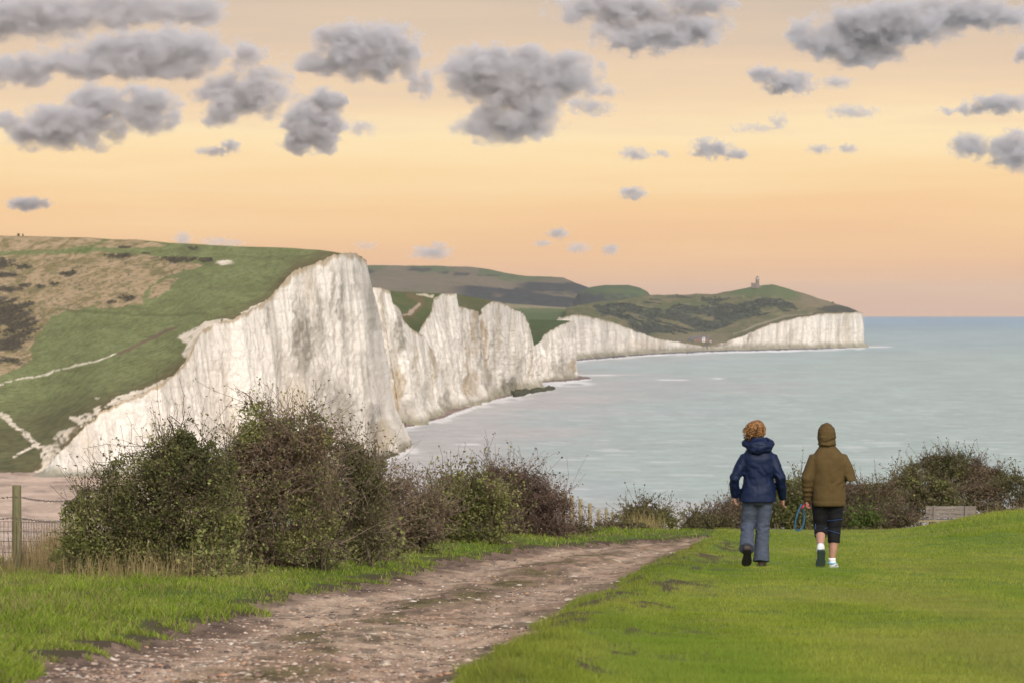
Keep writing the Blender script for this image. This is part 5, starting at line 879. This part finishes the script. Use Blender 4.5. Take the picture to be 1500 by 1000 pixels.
# ================================================================ clouds (real volumes, far out over the sea) and haze
def cloud(label, blobs, D, dens=.03, wob=1.0, seed=0, group='scattered grey clouds', thin=0., scale=None):
    s = D / F; B = np.array(blobs, float); c = U(B[:, 0], B[:, 1], D); r = np.stack([B[:, 2] * s, np.minimum(B[:, 2], B[:, 3] * 1.6) * s * .9, B[:, 3] * s], 1); o = c.mean(0)
    c[:, 1] += np.random.default_rng(seed).uniform(-.3, .3, len(c)) * r[:, 1]; q = r[:, 2].min() * 1.0; m = MB()
    for k in range(len(c)): m.ball(tuple(c[k] - o), tuple(r[k] * 1.42), 16)
    t = NT('cloud'); co = t.t.nodes.new('ShaderNodeTexCoord').outputs['Object']; big = float(r[:, 2].max()) if scale is None else scale
    mp = t.n('Mapping', {'Vector': co, 'Location': (seed * 371., seed * 91., 0), 'Scale': (1, 1, 1.3)}).outputs[0]
    nz = t.n('TexNoise', {'Vector': mp, 'Scale': .95 / big, 'Detail': 3., 'Roughness': .5}).outputs[0]; n2 = t.n('TexNoise', {'Vector': mp, 'Scale': 3. / big, 'Detail': 2.6, 'Roughness': .5, 'Distortion': .3}).outputs[0]
    w1 = t.n('TexNoise', {'Vector': mp, 'Scale': 1.2 / big, 'Detail': 2.5, 'Roughness': .5}).outputs['Color']; w1 = t.n('VectorMath', {0: w1, 1: (.5, .5, .5)}, operation='SUBTRACT').outputs[0]
    cw = t.n('VectorMath', {0: w1, 'Scale': big * 1.5}, operation='SCALE').outputs[0]; cw = t.n('VectorMath', {0: cw, 1: (1.5, 1, .8)}, operation='MULTIPLY').outputs[0]; co = t.n('VectorMath', {0: co, 1: cw}, operation='ADD').outputs[0]
    nz = t.math('ADD', t.math('MULTIPLY', nz, .66), t.math('MULTIPLY', n2, .34))
    f = None
    for k in range(len(c)):
        d = t.n('VectorMath', {0: co, 1: tuple(c[k] - o)}, operation='SUBTRACT'); d = t.n('VectorMath', {0: d.outputs[0], 1: tuple(1 / r[k])}, operation='MULTIPLY'); L = t.n('VectorMath', {0: d.outputs[0]}, operation='LENGTH').outputs['Value']; v = t.math('SUBTRACT', 1., L)
        f = v if f is None else t.math('SMOOTH_MAX', f, v, .18)
    f = t.math('ADD', f, t.math('MULTIPLY', t.math('SUBTRACT', nz, .5 + thin), 3.6 * wob)); f = t.math('MULTIPLY', t.rng(f, -.1, .95), dens * 1.35 * 110 / max(r[:, 1].mean(), 60.))
    v = t.n('VolumePrincipled', {'Color': (*CLOUD_ALB, 1), 'Density': f, 'Anisotropy': .1}); t.t.links.new(v.outputs[0], t.out.inputs['Volume'])
    ob = m.fuse('cloud', t.m, None, max(q / 5, float(r.max()) / 45), 1); ob.location = o; tag(ob, label, 'cloud', group); return ob
CLOUD_ALB = (.99, .95, .955)
CL = [
 ('broad dark grey cloud bank filling the upper left corner', [(40, 22, 130, 32), (170, 12, 130, 24), (280, 14, 62, 20), (-80, 25, 110, 36)], .05, .55),
 ('long flat bottomed grey cloud just below the upper left bank', [(205, 80, 110, 34), (150, 90, 75, 28), (270, 72, 60, 36), (230, 96, 80, 22), (25, 102, 62, 25), (90, 85, 40, 22)], .045, .7),
 ('lumpy cloud low at the left edge, second row of clouds', [(105, 185, 78, 32), (55, 198, 50, 20), (145, 155, 52, 30), (15, 178, 22, 18), (215, 160, 46, 32)], .04, .85),
 ('ragged cloud between the left cloud row and the small round cloud', [(350, 140, 56, 38), (362, 80, 26, 26), (395, 130, 32, 26), (330, 165, 30, 22)], .026, 1.15),
 ('dark oval cloud with a wispy left tail left of the top centre', [(540, 75, 72, 38), (470, 92, 56, 18), (500, 62, 40, 20), (585, 72, 32, 30)], .042, .8),
 ('small rounded grey cloud below the dark oval one', [(462, 182, 44, 38), (478, 152, 24, 20), (445, 205, 32, 18), (495, 185, 20, 22)], .04, .8),
 ('largest central cloud made of two stacked masses', [(760, 115, 105, 36), (700, 105, 56, 36), (830, 108, 46, 30), (745, 178, 70, 30), (720, 90, 30, 24), (775, 92, 34, 22), (770, 150, 56, 28)], .045, .7),
 ('wispy scrap of cloud left of the largest central cloud', [(618, 122, 18, 24)], .014, 1.25),
 ('cloud at the top edge right of centre with a ragged underside', [(905, 12, 100, 24), (950, 50, 76, 28), (1010, 40, 52, 26), (1020, 5, 56, 18)], .036, .95),
 ('long grey cloud across the upper right corner', [(1245, 55, 78, 36), (1300, 35, 90, 34), (1400, 20, 90, 24), (1480, 25, 60, 20), (1260, 80, 60, 16), (1180, 50, 26, 26)], .042, .75),
 ('small cloud under the upper right one, with a paler tip at left', [(1155, 122, 36, 17), (1120, 108, 24, 14)], .03, 1.),
 ('slanting cloud at the right edge, higher of the two there', [(1465, 152, 46, 15), (1425, 160, 26, 9), (1385, 162, 15, 6)], .03, .95),
 ('two lobed cloud low at the right edge', [(1425, 215, 28, 22), (1490, 220, 44, 26)], .036, .8),
 ('tiny dark cloud fragment cut by the right edge near the top', [(1500, 80, 14, 14)], .03, .9),
 ('little dark cloud above the hood of the sea view, right of centre', [(1042, 218, 28, 14), (1075, 226, 22, 8)], .03, 1.),
 ('faint double wisp left of the little dark cloud', [(930, 226, 22, 10), (972, 226, 14, 6)], .02, 1.1),
 ('pale streaky wisp below the small upper right cloud', [(1248, 164, 36, 10)], .013, 1.2),
 ('thin hooked wisp between two small clouds right of centre', [(1105, 188, 32, 7), (1140, 178, 13, 12)], .014, 1.2),
 ('pair of small low wisps under the pale streaky one', [(1200, 219, 18, 7), (1243, 218, 15, 7)], .02, 1.05),
 ('small grey puff alone at lower left above the hill', [(38, 299, 28, 11), (62, 298, 16, 6)], .034, .8),
 ('small dark puff with a curl under the ragged left cloud', [(315, 222, 28, 8), (338, 213, 15, 9)], .028, .95),
 ('ragged fleck alone in the sky right of centre', [(927, 283, 20, 10)], .024, 1.1),
 ('flat based little cloud low above the far hill', [(632, 370, 32, 10), (642, 360, 14, 6)], .024, .75),
 ('upper fleck of the low group above the far hill', [(817, 342, 16, 8)], .024, .95),
 ('flat fleck at the left of the low group above the far hill', [(795, 357, 14, 5)], .024, .9),
 ('faint fleck in the middle of the low group above the far hill', [(846, 363, 17, 8)], .016, 1.1),
 ('small fleck at the right of the low group above the far hill', [(894, 366, 12, 8)], .022, 1.),
 ('pale little cloud touching the hill skyline at left', [(268, 350, 14, 10)], .014, .8),
 ('pale flat cloud resting on the hill skyline', [(318, 354, 28, 7), (340, 356, 20, 6)], .012, .85),
 ('very faint cloud just right of the cliff top', [(535, 360, 18, 7)], .008, .9),
 ('faint wisps trailing right of the largest central cloud', [(868, 158, 30, 12), (885, 135, 24, 9), (845, 150, 18, 12)], .012, 1.25),
 ('thin wisp right of the small rounded cloud', [(528, 188, 24, 11)], .011, 1.25),
 ('faint streak beside the small upper right cloud', [(1225, 120, 24, 9)], .016, 1.15)]
for i, (lb, bl, de, wo) in enumerate(CL): cloud(lb, bl, 17000 + (i * 37 % 11) * 350, de, wo, i + 1)
def haze():
    t = NT('haze_air'); v = t.n('VolumePrincipled', {'Color': (.86, .83, .80, 1), 'Density': HAZE_D, 'Anisotropy': .2}); t.t.links.new(v.outputs[0], t.out.inputs['Volume'])
    m = MB(); m.box((0, 13100, 95), (24000, 26400, 198)); tag(m.build('haze', t.m), 'thin sea haze over the bay', 'haze', kind='stuff')
HAZE_D = 2.4e-5
haze()
